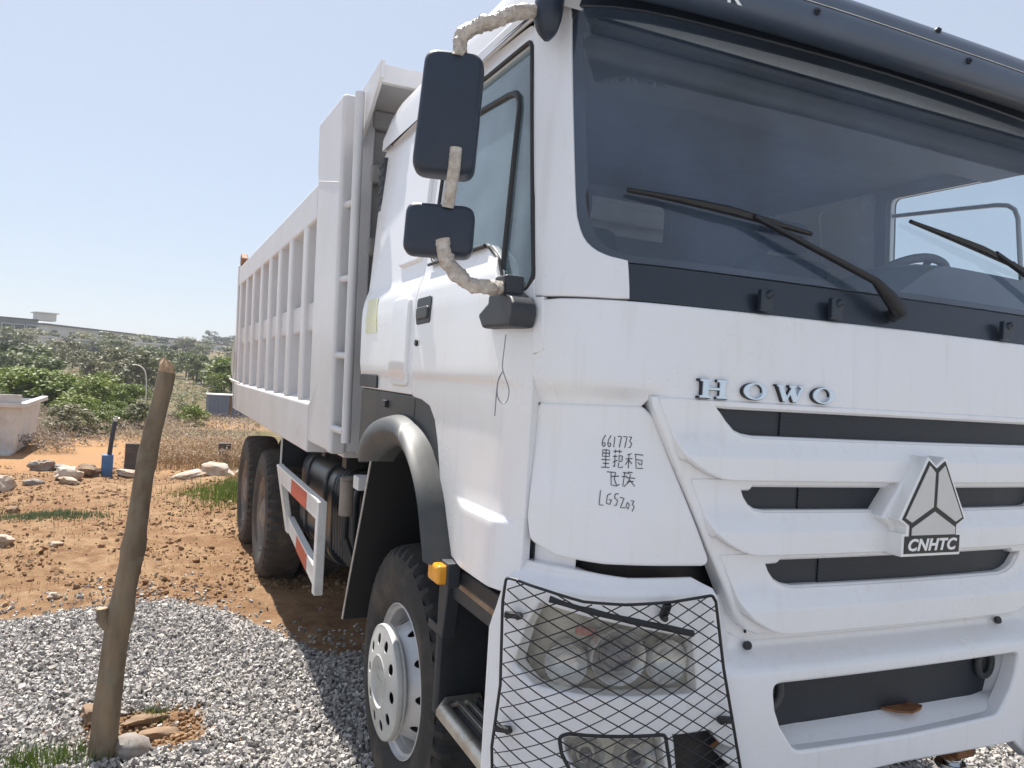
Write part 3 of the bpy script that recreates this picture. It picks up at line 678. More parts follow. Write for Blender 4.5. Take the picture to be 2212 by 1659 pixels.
# scoop inside the opening
lp = resample(op_l, .05); g = MB(); rings = []
for t in (0, .3, .65, 1.):
    r = []
    for s, z in lp:
        p = Vector(P(s, z))+Vector(N(s, z))*(bump_off(s, z)-.012)
        zi = z if z > .86 else lerp(z, .815, .93); xi = p.x*(1-.03*t)
        r.append(Vector((xi, lerp(p.y, .060+.05*max(0, abs(xi)-.3), t), lerp(z, zi, sm(t)*.55+.45*t))))
    rings.append(r)
n = len(lp)
for r in rings: g.v += [tuple(p) for p in r]
for i in range(3):
    for j in range(n): g.f.append((i*n+j, i*n+(j+1) % n, (i+1)*n+(j+1) % n, (i+1)*n+j))
g.build('bumper_scoop', M_['white'], bump, 50, fix=False)
g = MB(); g.box(-.60, .60, .062, .070, .79, 1.0); g.build('bumper_mesh', M_['mesh'], bump)
for x, z, R_, m in ((-.455, .918, .040, 'trim'), (.465, .915, .034, 'trim')):
    g = MB(); g.tube([(x+R_*math.cos(a), .052, z+R_*1.15*math.sin(a)) for a in np.linspace(0, 2*math.pi, 22, endpoint=False)], .012, 8, closed=True)
    g.tube([(x, .0595, z), (x, .0615, z)], R_*.9, 14); g.build('tow_eye', M_[m], bump, 60)
g = MB(); g.prism([(.03, .02), (.07, .0), (.12, .012), (.15, .03), (.13, .058), (.0, .056)], 2, .815, .822); g.build('rusty_plate', M_['rust'], bump)
# head lamps, fog lamps, black inserts
def disc_on(name, s, z, off, prof, m, parent, n=28):
    """turned piece sitting on the surface, axis along the outward normal; prof [(height, radius)]"""
    g = MB(); g.lathe(prof, n, 0, 0); o = g.build(name, m, parent, 40)
    nv = Vector(N(s, z)); p = Vector(P(s, z))+nv*off
    o.matrix_parent_inverse = Matrix(); o.rotation_mode = 'QUATERNION'; o.rotation_quaternion = nv.to_track_quat('X', 'Z'); o.location = p; return o
for sg in (-1, 1):
    H = patch('headlight', flip([(.97+(a-.97)*1.10, 1.075+(b-1.075)*1.16) for a, b in rc(hl, .012)], sg), M_['lampin'], bump, off=lambda s, z: -.035-.05*sm((abs(s)-.74)/.1)*sm((1.22-z)/.1)*.6, th=.006, rad=.002, step=.06)
    patch('headlight_lens', flip(rc(hl, .012), sg), M_['lens'], H, off=lambda s, z: bump_off(s, z)-.008, th=.004, rad=.003, step=.08)
    tp = MB(); tp.tube([Vector(P(sg*a, b))+Vector(N(sg*a, b))*.026 for a, b in ((1.15, 1.205), (1.05, 1.184), (.95, 1.163), (.85, 1.142), (.775, 1.124))], .009, 6); tp.build('lens_seal', M_['seal'], H, 60)
    bowl = lambda R_: [(-.035, 0), (-.034, R_*.35), (-.024, R_*.7), (0, R_), (.004, R_*1.06), (-.004, R_*1.12), (-.04, R_*1.12)]
    disc_on('reflector_bowl', sg*.965, 1.057, -.008, bowl(.068), M_['reflector'], H)
    disc_on('projector_lens', sg*.965, 1.057, -.022, [(.030, .001), (.027, .018), (.018, .036), (.0, .046), (-.02, .048)], M_['projector'], H)
    disc_on('reflector_bowl', sg*.825, 1.040, -.012, bowl(.055), M_['reflector'], H)
    disc_on('reflector_bowl', sg*1.105, 1.030, -.018, bowl(.052), M_['reflector'], H)
    g = MB(); p = Vector(P(sg*1.08, 1.12)); nn = Vector(N(sg*1.08, 1.12)); g.bar(p-nn*.02, p-nn*.035+Vector((sg*-.05, 0, -.012)), .02, .02); g.build('lamp_bulb_cover', M_['lampred'], H, bevel=.004)
    Fg = patch('fog_lamp', flip([(.95+(a-.95)*1.06, .78+(b-.78)*1.1) for a, b in rc(fg, .012)], sg), M_['lampin'], bump, off=-.03, th=.004, rad=.001, step=.05)
    patch('fog_lamp_lens', flip(rc(fg, .012), sg), M_['lens'], Fg, off=.012, th=.003, rad=.002, step=.08)
    rim = MB(); rim.tube([Vector(P(sg*a, b))+Vector(N(sg*a, b))*.024 for a, b in resample(rc(fg, .015), .03)], .0055, 6, closed=True); rim.build('fog_lamp_rim', M_['seal'], Fg, 60)
    for xx, zz, rr in ((1.035, .80, .042), (.90, .79, .050)): disc_on('fog_reflector', sg*xx, zz, -.004, bowl(rr), M_['reflector'], Fg); disc_on('fog_bulb', sg*xx, zz, -.012, [(.012, .001), (.010, .012), (0, .017), (-.02, .017)], M_['projector'], Fg, 16)
    for xx in (.97, .835):
        g = MB(); p = Vector(P(sg*xx, .80)); nn = Vector(N(sg*xx, .80)); g.bar(p-nn*.02+Vector((0, 0, .05)), p-nn*.02-Vector((0, 0, .07)), .012, .012); g.build('fog_lamp_bar', M_['chrome'], Fg)
    patch('air_inlet', flip(bk, sg), M_['under'], bump, off=-.04, th=.004, rad=.001, step=.06)
    # wire guard
    OFF = .058
    fr = rc([(1.246, 1.245), (1.215, 1.245), (1.152, 1.234), (1.072, 1.216), (.978, 1.213), (.86, 1.219), (.745, 1.232), (.733, 1.215), (.697, 1.041), (.657, .892), (.60, .68), (.60, .60), (1.24, .60), (1.258, .80), (1.244, .966), (1.252, 1.18)],
            [.012, .015, 0, 0, 0, 0, .012, .01, 0, 0, .02, .02, .03, 0, 0, 0])
    sp = lambda a, b, o=0: Vector(P(sg*a, b))+Vector(N(sg*a, b))*(OFF+o)
    g = MB(); g.tube([sp(a, b) for a, b in resample(fr, .03)], .0042, 6, closed=True)
    G = g.build('headlight_guard', M_['wire'], TR, 60)
    g = MB(); lat = .066; hgt = .0385; sl = hgt/lat
    for k in range(-40, 60):
        for dr in (-1, 1):
            run = []
            for s in np.arange(.58, 1.28, .011):
                z = .60+k*hgt+dr*sl*(s-.58)
                if inside((s, z), fr): run.append((s, z))
                else:
                    if len(run) > 1: g.tube([sp(a, b, .002*dr) for a, b in run[::2]+([run[-1]] if len(run) % 2 == 0 else [])], .0017, 4, cap=False)
                    run = []
            if len(run) > 1: g.tube([sp(a, b, .002*dr) for a, b in run[::2]+([run[-1]] if len(run) % 2 == 0 else [])], .0017, 4, cap=False)
    g.build('wire_mesh', M_['wire'], G, 60)
    for a, b, da, db in ((1.244, 1.150, -.03, 0), (.872, 1.214, 0, -.04), (1.253, .852, -.03, 0), (.655, .900, .03, -.004)):
        g = MB(); p = sp(a, b); q = sp(a+da, b+db, -.022); g.bar(p, q, .020, .014); g.tube([q, q+Vector(N(sg*a, b))*.016], .009, 8); g.bar(sp(a, b+.03), sp(a, b-.012), .012, .012)
        g.build('guard_bracket', M_['wire'], G, 40, bevel=.002)
# things hanging under the bumper
g = MB(); g.box(.34, .44, .06, .20, .60, .73); g.prism([(.33, .62), (.42, .62), (.41, .67), (.35, .70)], 1, .03, .06); g.build('tow_bracket', M_['rust'], TR, bevel=.008)
g = MB(); g.tube([(.385, .09, .60), (.385, .09, .46)], .030, 14); g.tube([(.385, .09, .585), (.385, .09, .565)], .048, 14); g.build('tow_pin', M_['chrome'], TR, 40, bevel=.004)
g = MB(); g.tube([(-.6, .55, .60), (-.1, .50, .58), (.16, .42, .60), (.16, .30, .66)], .055, 12); g.build('front_cross_tube', M_['rust'], TR, 50)

# ------------------------------------------------------------------ wipers, washers
def wiper(piv, elbow, tip0, tip1, mid):
    g = MB(); on = lambda a, b, o: Vector(P(a, b))+Vector(N(a, b))*o
    g.tube([on(*piv, .0), on(*piv, .035)], .022, 10)
    g.tube([on(*piv, .03), on(lerp(piv[0], elbow[0], .5), lerp(piv[1], elbow[1], .5), .040), on(*elbow, .042), on(*mid, .030)], .009, 6, rad=[.024, .021, .013, .009])
    A = g.build('wiper', M_['wire'], TR, 60)
    g = MB(); pts = [(lerp(tip0[0], tip1[0], t), lerp(tip0[1], tip1[1], t)) for t in np.linspace(0, 1, 9)]
    g.tube([on(a, b, .012) for a, b in pts], .007, 4); g.tube([on(a, b, .028-.013*abs(i-4)/4) for i, (a, b) in enumerate(pts)], .007, 5, rad=[.004, .006, .008, .010, .011, .010, .008, .006, .004])
    for i in (2, 4, 6): g.tube([on(*pts[i], .010), on(*pts[i], .028)], .007, 5)
    g.build('wiper_blade', M_['wire'], A, 60)
wiper((-.095, 2.018), (-.20, 2.10), (-1.00, 2.272), (-.40, 2.225), (-.62, 2.240))
wiper((.82, 2.03), (.75, 2.12), (.02, 2.322), (.66, 2.215), (.40, 2.262))
for x in (-.58, -.33, .42):
    g = MB(); p = Vector(P(x, 2.02))+Vector((0, -.002, 0)); g.box(p.x-.022, p.x+.022, p.y-.018, p.y, 1.985, 2.045); g.tube([p+Vector((0, -.012, .005)), p+Vector((.01, -.026, .018))], .010, 8)
    g.build('washer_nozzle', M_['cowl'], cowl, 40, bevel=.004)

# ------------------------------------------------------------------ mirrors on their wrapped arms
def bez(pts, n=6):
    out = []
    pts = [Vector(p) for p in pts]; q = [pts[0]*2-pts[1]]+pts+[pts[-1]*2-pts[-2]]
    for i in range(1, len(q)-2):
        for k in range(n): out.append(Vector(_cr(tuple(q[i-1]), tuple(q[i]), tuple(q[i+1]), tuple(q[i+2]), k/n)))
    out.append(pts[-1]); return out
def wrapped(name, pts, r, parent, seed):
    g = MB(); c = bez(pts, 10); n = 14
    g.tube(c, r, n)
    for i, v in enumerate(g.v):
        p = Vector(v); j = min(i//n, len(c)-1); dv = (p-c[j]); q = p*38+Vector((seed, 0, 0))
        k = 1+.34*noise.noise(q)+.30*abs(noise.noise(q*2.3+Vector((5, 3, 1))))-.1
        g.v[i] = tuple(c[j]+dv*k)
    return g.build(name, M_['wrap'], parent, 28)
for sg in (-1, 1):
    S3 = lambda L: [(-sg*x, y, z) for x, y, z in L]
    top = [(-1.175, .30, 2.770), (-1.269, .284, 2.735), (-1.331, .291, 2.698), (-1.373, .309, 2.680), (-1.396, .320, 2.654), (-1.405, .325, 2.60)]
    A = wrapped('mirror_arm', S3(top), .021, TR, 1)
    g = MB(); g.tube(S3([(-1.405, .295, 2.352), (-1.406, .296, 2.30), (-1.409, .320, 2.20)]), .0165, 12); g.build('mirror_tube', M_['wrap'], A, 60)
    low = [(-1.418, .322, 2.115), (-1.406, .316, 2.064), (-1.385, .290, 2.026), (-1.358, .257, 1.999), (-1.325, .240, 1.992), (-1.27, .275, 1.998), (-1.25, .285, 2.0)]
    wrapped('lower_arm', S3(low), .021, A, 7)
    yaw_ = math.radians(-24)*(-sg)
    for nm, c, w_, d_, h_, r_, tp, tl in (('mirror', (-1.410, .352, 2.452), .166, .085, .328, .036, .96, 2.6), ('wide_angle_mirror', (-1.417, .355, 2.142), .186, .07, .138, .030, .985, 1.0)):
        me = rbox_mesh(nm, w_, d_, h_, r_, tp); o = link(nm, me, M_['mirror'], TR)
        o.location = (-sg*c[0], c[1], c[2]); o.rotation_euler = (math.radians(-2), math.radians(tl)*(-sg), yaw_)
        gm = rc([(-w_*.43, -h_*.45), (w_*.43, -h_*.45), (w_*.43, h_*.45), (-w_*.43, h_*.45)], r_*.8)
        q = MB(); q.prism(gm, 1, d_*.50, d_*.52); q.build('mirror_glass', M_['chrome'], o)
    g = MB(); tb = [(-1.155, .235, 2.90), (-1.17, .27, 2.68)]
    g.tube(S3(bez([(-1.135, .30, 2.92), (-1.160, .288, 2.82), (-1.168, .285, 2.755), (-1.165, .29, 2.715), (-1.160, .30, 2.69)], 3)), .034, 12, rad=[.036, .037, .038, .039, .040, .041, .040, .038, .034, .030, .024, .016, .006]); g.build('mirror_bracket', M_['mirror'], A, 50)
    g = MB(); g.box(*(sorted((-sg*-1.20, -sg*-1.257))), .258, .335, 1.965, 2.036)
    g.build('mirror_bracket', M_['black'], A, bevel=.008)
    g = MB(); q = [(.213, 1.894), (.406, 1.896), (.446, 1.936), (.374, 1.966), (.372, 1.99), (.262, 1.99), (.225, 1.975), (.203, 1.955), (.200, 1.93)]
    g.prism(q, 0, -sg*-1.258, -sg*-1.185); g.build('bracket_foot', M_['black'], A, bevel=.010)
# hanging wire with a loop under the bracket
g = MB(); nn = Vector((-.004, -.004, 0))
cp_ = bez([(-1.268, .208, 1.872), (-1.272, .204, 1.84), (-1.276, .200, 1.79), (-1.270, .196, 1.765), (-1.258, .190, 1.73), (-1.262, .19, 1.70), (-1.274, .197, 1.695), (-1.284, .204, 1.715), (-1.283, .205, 1.75), (-1.275, .199, 1.775), (-1.284, .206, 1.745), (-1.286, .207, 1.66)])
g.tube(cp_, .0016, 5); g.build('hanging_wire', M_['cord'], TR, 60)

# ------------------------------------------------------------------ air intake behind the cab
g = MB(); g.prism([(1.985, 2.36), (2.10, 2.36), (2.06, 2.77), (1.99, 2.77)], 0, -1.16, -.93); VT = g.build('air_intake', M_['vent'], TR, bevel=.01)
for i in range(9):
    z = 2.39+i*.042; g = MB(); g.box(-1.163, -1.158, 2.0, 2.07, z, z+.014); g.build('intake_slat', M_['black'], VT)

# ------------------------------------------------------------------ wheel arch, fender, flap, lamp, steps
FO = [(1.70, 1.375), (1.738, 1.440), (1.645, 1.525), (1.466, 1.578), (1.292, 1.600), (1.151, 1.593), (1.005, 1.552), (.889, 1.483), (.775, 1.382), (.699, 1.26), (.641, 1.165)]
FI = [(-1.671+(y+1.671)*.945, 1.749+(z-1.749)*.945) for y, z in [(1.571, 1.385), (1.535, 1.415), (1.438, 1.452), (1.266, 1.477), (1.124, 1.457), (1.001, 1.397), (.916, 1.313), (.859, 1.197), (.845, 1.16)]]
FOa = arclen(FO, 41); FIa = arclen(FI, 41)
trim = [(1.968, 1.676), (1.09, 1.669), (.975, 1.655), (.905, 1.611), (.860, 1.541), (.800, 1.394), (.712, 1.214), (.690, 1.150), (.80, 1.150), (.86, 1.27), (.95, 1.42), (1.08, 1.50), (1.30, 1.54), (1.55, 1.50), (1.70, 1.40), (1.968, 1.34)]
for sg in (-1, 1):
    mps = lambda u, v, sg=sg: (sg*(1.205 if v > 1.3 else 1.205), sg*u, v)
    T = patch('wheel_arch_trim', [(sg*y, z) for y, z in rc(trim, [.02, .03, .05, .05, 0, 0, 0, .01, .01, 0, 0, 0, 0, 0, 0, .02])], M_['trim'], TR, th=.04, rad=.007, step=.08, mp=mps)
    ln = MB(); ln.box(*sorted((sg*1.2045, sg*1.2065)), 1.143, 1.148, 1.595, 1.665); ln.build('trim_joint', M_['seal'], T)
    g = MB(); g.box(*sorted((sg*1.205, sg*1.222)), 1.50, 1.545, 1.615, 1.645); g.build('trim_clip', M_['black'], T, bevel=.004)
    for a, b in ((0, 22), (22, 40)):
        g = MB(); rings = []
        for i in range(a, b+1):
            o, q = FOa[i], FIa[i]; sec = []
            for x, t in ((1.190, -.03), (1.225, .02), (1.262, .10), (1.285, .25), (1.295, .45), (1.292, .68), (1.280, .88), (1.262, .98), (1.24, 1.0), (1.12, 1.0)):
                p = o.lerp(q, t); sec.append((sg*x, p.x, p.y))
            rings.append(sec)
        if a == 0:
            pass
        for r in rings: g.v += r
        m_ = len(rings[0])
        for i in range(len(rings)-1):
            for j in range(m_-1): g.f.append((i*m_+j, i*m_+j+1, (i+1)*m_+j+1, (i+1)*m_+j))
        for i in (0, len(rings)-1): g.f.append(tuple(i*m_+j for j in range(m_)))
        if a: g.v = [(v[0]+sg*.004, v[1], v[2]) for v in g.v]
        g.build('fender', M_['trim'], TR, 40)
    # dark wheel house
    g = MB(); rings = [[(sg*1.20, p.x, p.y) for p in FIa], [(sg*.55, p.x, p.y) for p in FIa]]
    g.v = rings[0]+rings[1]; n = len(FIa); g.f = [(j, j+1, n+j+1, n+j) for j in range(n-1)]
    g.build('wheel_house', M_['flap'], TR, 50)
    g = MB(); g.box(*sorted((sg*.50, sg*.55)), .60, 2.1, .50, 1.55); g.build('wheel_house_side', M_['flap'], TR)
    # mud flap behind the front wheel
    g = MB()
    fl = [(1.72, 1.42), (1.86, 1.10), (2.00, .80), (2.10, .565)]
    for (y, z) in fl:
        for x in (1.195, .72): g.v += [(sg*x, y, z), (sg*x, y+.014, z)]
    for i in range(3):
        k = i*4; g.f += [(k, k+2, k+6, k+4), (k+1, k+5, k+7, k+3), (k, k+4, k+5, k+1), (k+2, k+3, k+7, k+6)]
    g.f += [(12, 14, 15, 13), (0, 1, 3, 2)]
    fp = g.build('mud_flap', M_['flap'], TR, 30)
    g = MB(); g.tube([(sg*1.198, y+.010, z) for y, z in fl], .006, 6); g.build('flap_edge', M_['steel'], fp, 60)
    # amber marker lamp
    g = MB(); g.box(*sorted((sg*1.235, sg*1.275)), .600, .695, 1.118, 1.178); MK = g.build('marker_lamp', M_['amber'], TR, bevel=.012, seg=3)
    g = MB(); g.box(*sorted((sg*1.20, sg*1.245)), .590, .705, 1.110, 1.186); g.build('lamp_base', M_['black'], MK, bevel=.006)
    # entry steps
    g = MB(); g.box(*sorted((sg*.86, sg*1.165)), .30, .80, 1.030, 1.085); US = g.build('upper_step', M_['black'], TR, bevel=.012)
    g = MB(); g.tube([(sg*1.160, .30, 1.088), (sg*1.160, .76, 1.098)], .016, 8); g.build('tread_edge', M_['bronze'], US, 50)
    for i in range(4):
        g = MB(); g.box(*sorted((sg*(1.12-.06*i), sg*(1.09-.06*i))), .33, .76, 1.085, 1.094); g.build('tread_strip', M_['black'], US)
    g = MB(); g.box(*sorted((sg*1.06, sg*1.20)), .30, .80, 1.115, 1.165); g.build('sill_strip', M_['under'], TR, bevel=.01)
    g = MB(); g.box(*sorted((sg*.80, sg*1.15)), .34, .86, .590, .640); LS = g.build('lower_step', M_['black'], TR, bevel=.01)
    g = MB(); g.tube([(sg*1.150, .30, .636), (sg*1.150, .80, .640), (sg*1.12, .845, .640), (sg*1.0, .85, .64)], .028, 10); g.build('step_edge', M_['alu'], LS, 50)
    for i in range(7):
        g = MB(); g.box(*sorted((sg*(1.095-.036*i), sg*(1.079-.036*i))), .36, .84, .640, .660); g.build('step_bar', M_['alu' if i < 2 else 'trim'], LS, bevel=.002)
    g = MB(); g.box(*sorted((sg*.76, sg*1.155)), .870, .915, .60, 1.15); g.build('step_well_back', M_['black'], TR, bevel=.014)
    g = MB(); g.box(*sorted((sg*.74, sg*.76)), .28, .90, .50, 1.18); g.build('step_well_side', M_['under'], TR)
    g = MB(); g.bar((sg*1.16, .80, .90), (sg*1.16, .76, 1.14), .05, .06); g.bar((sg*1.165, .82, .905), (sg*1.165, .93, .905), .03, .03); g.build('step_bracket', M_['black'], TR, bevel=.006)

# ------------------------------------------------------------------ wheels
TYP = [(.095, .285), (.128, .302), (.147, .345), (.157, .395), (.158, .430), (.152, .465), (.147, .490), (.140, .511), (.126, .527), (.095, .5365), (.045, .540), (0, .540)]
TYP = TYP+[(-x, r) for x, r in reversed(TYP[:-1])]
TY_N = 176
def lug(i, j):
    x = abs(TYP[i][0]); r = TYP[i][1]
    if r < .500: return -.0015 if (.44 < r < .47) else 0
    if x > .09: return -.026 if (j % 4) >= 2 else 0
    if x > .03: return -.012 if ((j+1) % 4) >= 2 else 0
    return -.010 if (j % 8) == 0 else 0
g = MB(); g.lathe(TYP, TY_N, 0, 0, 1, lug); TYRE = g.mesh('tyre', 24)
g = MB(); g.lathe([(-.10, .283), (-.125, .300), (-.11, .29), (0, .262), (.085, .268), (.112, .278), (.122, .300), (.132, .3015), (.134, .297), (.118, .290), (.100, .276), (.080, .264), (.0, .256), (-.10, .258)], 72, 0, 0); RIM = g.mesh('rim', 35)
def oval(cu, cv, r, n=16): return [(cu+r*math.cos(2*math.pi*k/n), cv+r*math.sin(2*math.pi*k/n)) for k in range(n)]
def ring_plate(name, x0, x1, r0, r1, rh, hr):
    """flat or conical ring with ten round holes, facing +X"""
    mpf = lambda u, v: (lerp(x0, x1, (math.hypot(u, v)-r0)/(r1-r0)), u, v)
    return patch(name, oval(0, 0, r1, 60), None, holes=[oval(0, 0, r0, 48)]+[oval(rh*math.cos(2*math.pi*(k+.5)/10), rh*math.sin(2*math.pi*(k+.5)/10), hr) for k in range(10)], th=.003, rad=.0015, step=.018, mp=mpf, build=False)
DISC = ring_plate('disc', .158, .028, .190, .261, .229, .0215)
COVR = ring_plate('hub_cover', .214, .200, .105, .218, .164, .0235)
def wheel(X, Y, sg, front=True):
    g = MB(); g.lathe([(-.09, .0), (-.09, .20), (.03, .20), (.04, .15), (.10, .15), (.10, 0)] if front else [(-.12, 0), (-.12, .22), (.0, .22), (.0, .12), (.12, .12), (.14, .06), (.14, 0)], 32, 0, 0)
    W = g.build('wheel', M_['under'] if front else M_['rimdirty'], TR, 35); W.location = (X, Y, .52); W.rotation_euler = (random.uniform(0, 6), 0, 0 if sg > 0 else math.pi)
    link('tyre', TYRE, None, W).material_slots
    t = W.children[-1]
    t.data.materials.clear() if False else None
    if not t.data.materials: t.data.materials.append(None)
    t.material_slots[0].link = 'OBJECT'; t.material_slots[0].material = M_['rubber' if front else 'rubberdirty']
    for nm, me in (('rim', RIM), ('rim_disc', DISC)):
        o = link(nm, me, None, W)
        if not me.materials: me.materials.append(None)
        o.material_slots[0].link = 'OBJECT'; o.material_slots[0].material = M_['rim' if front else 'rimdirty']
        if nm == 'rim_disc' and not front: o.scale = (-1, 1, 1); o.location = (-.06, 0, 0)
    return W
for sg in (-1, 1):
    W = wheel(sg*.990, 1.41, sg)
    hc = link('hub_cover', COVR, M_['cover'], W)
    g = MB(); g.lathe([(.150, .195), (.158, .205), (.166, .2235), (.171, .2235), (.1735, .2185), (.178, .2185), (.1805, .2235), (.192, .2235), (.199, .2215), (.201, .217)], 72, 0, 0); g.build('cover_drum', M_['cover'], W, 30)
    g = MB(); g.lathe([(.2135, .106), (.2160, .104), (.2165, .100), (.204, .092), (.200, .080), (.199, 0)], 56, 0, 0); g.build('cover_centre', M_['cover'], W, 30)
    g = MB(); tri = [(-.005, .062), (-.030, .070), (-.055, -.035), (-.038, -.045), (-.038, -.062), (.038, -.062), (.038, -.045), (.055, -.035), (.030, .070), (.005, .062)]
    g.prism(tri, 0, .199, .203); g.prism([(-.003, .055), (-.003, -.01), (.003, -.01), (.003, .055)], 0, .203, .206); g.prism([(-.034, -.05), (-.034, -.056), (.034, -.056), (.034, -.05)], 0, .203, .206)
    g.build('cover_emblem', M_['cover'], W, 30)
    g = MB(); g.lathe([(.06, 0), (.06, .19), (.170, .19), (.170, 0)], 40, 0, 0); g.build('hub_backing', M_['flap'], W, 30)
    W.rotation_euler[0] = 1.55
    for Y in (5.25, 6.60):
        for X in (1.060, .715): wheel(sg*X, Y, sg, False)

# ------------------------------------------------------------------ chassis, tanks, hoses
for sg in (-1, 1):
    g = MB(); g.box(*sorted((sg*.39, sg*.47)), .35, 7.5, .78, 1.06); g.build('frame_rail', M_['under'], TR, bevel=.01)
for Y in (1.41, 5.25, 6.60):
    g = MB(); g.tube([(-.95, Y, .52), (.95, Y, .52)], .09, 14); g.build('axle', M_['under'], TR, 50)
g = MB(); g.box(-.45, .45, .9, 2.0, .72, 1.45); g.build('engine', M_['under'], TR, bevel=.05)
for Y in (5.925,):
    for sg in (-1, 1):
        g = MB()
        for k in range(5): g.box(*sorted((sg*.48, sg*.57)), Y-.62+.09*k, Y+.62-.09*k, .66+.022*k, .68+.022*k)
        g.build('leaf_spring', M_['under'], TR)
# battery and air tank group on the visible side
RB = MB(); RB.box(-1.06, -.55, 2.44, 2.92, .70, 1.17); RBO = RB.build('battery_box', M_['tank'], TR, bevel=.03)
for i in range(7):
    y = 2.45+i*.074; g = MB(); pts = bez([(-1.075, y, .72), (-1.085, y, .98), (-1.075, y, 1.12), (-1.03, y, 1.185), (-.90, y, 1.20), (-.60, y, 1.20)], 4); g.tube(pts, .020, 8); g.build('box_rib', M_['tank'], RBO, 60)
g = MB()
n = 26; prf = rc([(-1.10, .60), (-.52, .60), (-.52, 1.20), (-1.10, 1.20)], .15, 7); g.prism(prf, 1, 2.96, 4.00); FT = None
me = MB(); 
def fuel(name, y0, y1, grow, m, parent):
    q = MB(); pf = [(p[0]+(math.copysign(grow, p[0]+.81)), p[1]+math.copysign(grow, p[1]-.9)) for p in prf]; q.prism(pf, 1, y0, y1); return q.build(name, m, parent, 40, bevel=.01)
FT = fuel('fuel_tank', 2.96, 4.00, 0, M_['tank'], TR)
for y in (3.12, 3.72): fuel('tank_strap', y, y+.055, .012, M_['black'], FT)
g = MB(); g.box(-1.03, -.50, 4.06, 4.10, .85, 1.33); g.build('rear_splash_plate', M_['under'], TR)
g = MB(); g.box(-1.215, -.70, 4.215, 4.228, 1.04, 1.345); sp_ = g.build('fender_front_plate', M_['tank'], TR)
g = MB(); g.bar((-1.217, 4.205, 1.03), (-1.217, 4.205, 1.35), .010, .022, (0, 1, 0)); g.build('plate_edge', M_['guardwhite'], sp_)
g = MB(); g.tube([(-1.16, 2.34, 1.02), (-1.16, 2.34, 1.20)], .036, 18); g.tube([(-1.16, 2.34, 1.20), (-1.16, 2.34, 1.215)], .039, 18); AD = g.build('air_dryer', M_['rimdirty'], TR, 40, bevel=.004)
g = MB(); g.tube([(-1.16, 2.34, 1.02), (-1.16, 2.34, .90)], .022, 12); g.bar((-1.16, 2.34, .90), (-1.12, 2.3, .78), .03, .04); g.build('dryer_valve', M_['under'], AD, 40)
g = MB(); g.box(-1.17, -1.05, 2.08, 2.18, 1.185, 1.25); g.build('pale_bracket', M_['guardwhite'], TR, bevel=.006)
for k, (p0, p1, p2, p3) in enumerate((((-1.05, 1.72, 1.42), (-1.07, 1.86, 1.36), (-1.06, 1.92, 1.25), (-1.0, 2.0, 1.16)), ((-.92, 2.1, 1.25), (-.98, 2.2, 1.32), (-.9, 2.35, 1.3), (-.8, 2.5, 1.2)), ((-1.0, 2.06, 1.1), (-1.08, 2.10, .98), (-1.04, 2.14, .85), (-.96, 2.2, .8)))):
    g = MB(); g.tube(bez([p0, p1, p2, p3]), .014, 8); g.build('air_hose', M_['trim'], TR, 60)
# ------------------------------------------------------------------ side guard with red and white strips
for sg in (-1, 1):
    gx = lambda z, y: sg*(1.222-.09*sm((1.03-z)/.46)*sm((y-2.7)/1.4))
    rail = [(2.62, 1.028, 4.20, 1.040), (2.60, .600, 4.20, .640)]
    g = MB(); g.bar((gx(1.03, 2.64), 2.64, 1.045), (gx(.56, 2.62), 2.62, .545), .050, .065, (0, 1, 0)); SG = g.build('side_guard', M_['guardwhite'], TR, bevel=.006)
    g = MB(); g.bar((gx(1.03, 4.2), 4.17, 1.06), (gx(.57, 4.2), 4.17, .575), .045, .10, (0, 1, 0)); g.build('guard_post', M_['guardwhite'], SG, bevel=.006)
    for zt in (.985, .625):
        a = Vector((gx(zt, 2.66), 2.66, zt)); b = Vector((gx(zt, 4.12), 4.12, zt+.01)); g = MB(); g.bar(a, b, .030, .105); g.build('guard_rail', M_['guardwhite'], SG, bevel=.005)
        for t0, t1 in ((.24, .62),):
            c = a.lerp(b, t0)+Vector((sg*.0165, 0, 0)); e = a.lerp(b, t1)+Vector((sg*.0165, 0, 0)); g = MB(); g.bar(c, e, .003, .098); g.build('red_strip', M_['red'], SG)
        g = MB(); c = a.lerp(b, 0)+Vector((0, 0, .056)); e = b+Vector((0, 0, .056)); g.bar(c, e, .040, .010); g.build('rail_lip', M_['badgewhite'], SG)
    for y in (2.95, 3.35):
        g = MB(); g.bar((sg*1.10, y, .60), (sg*1.10, y, 1.0), .022, .022); g.build('guard_stay', M_['steel'], SG)

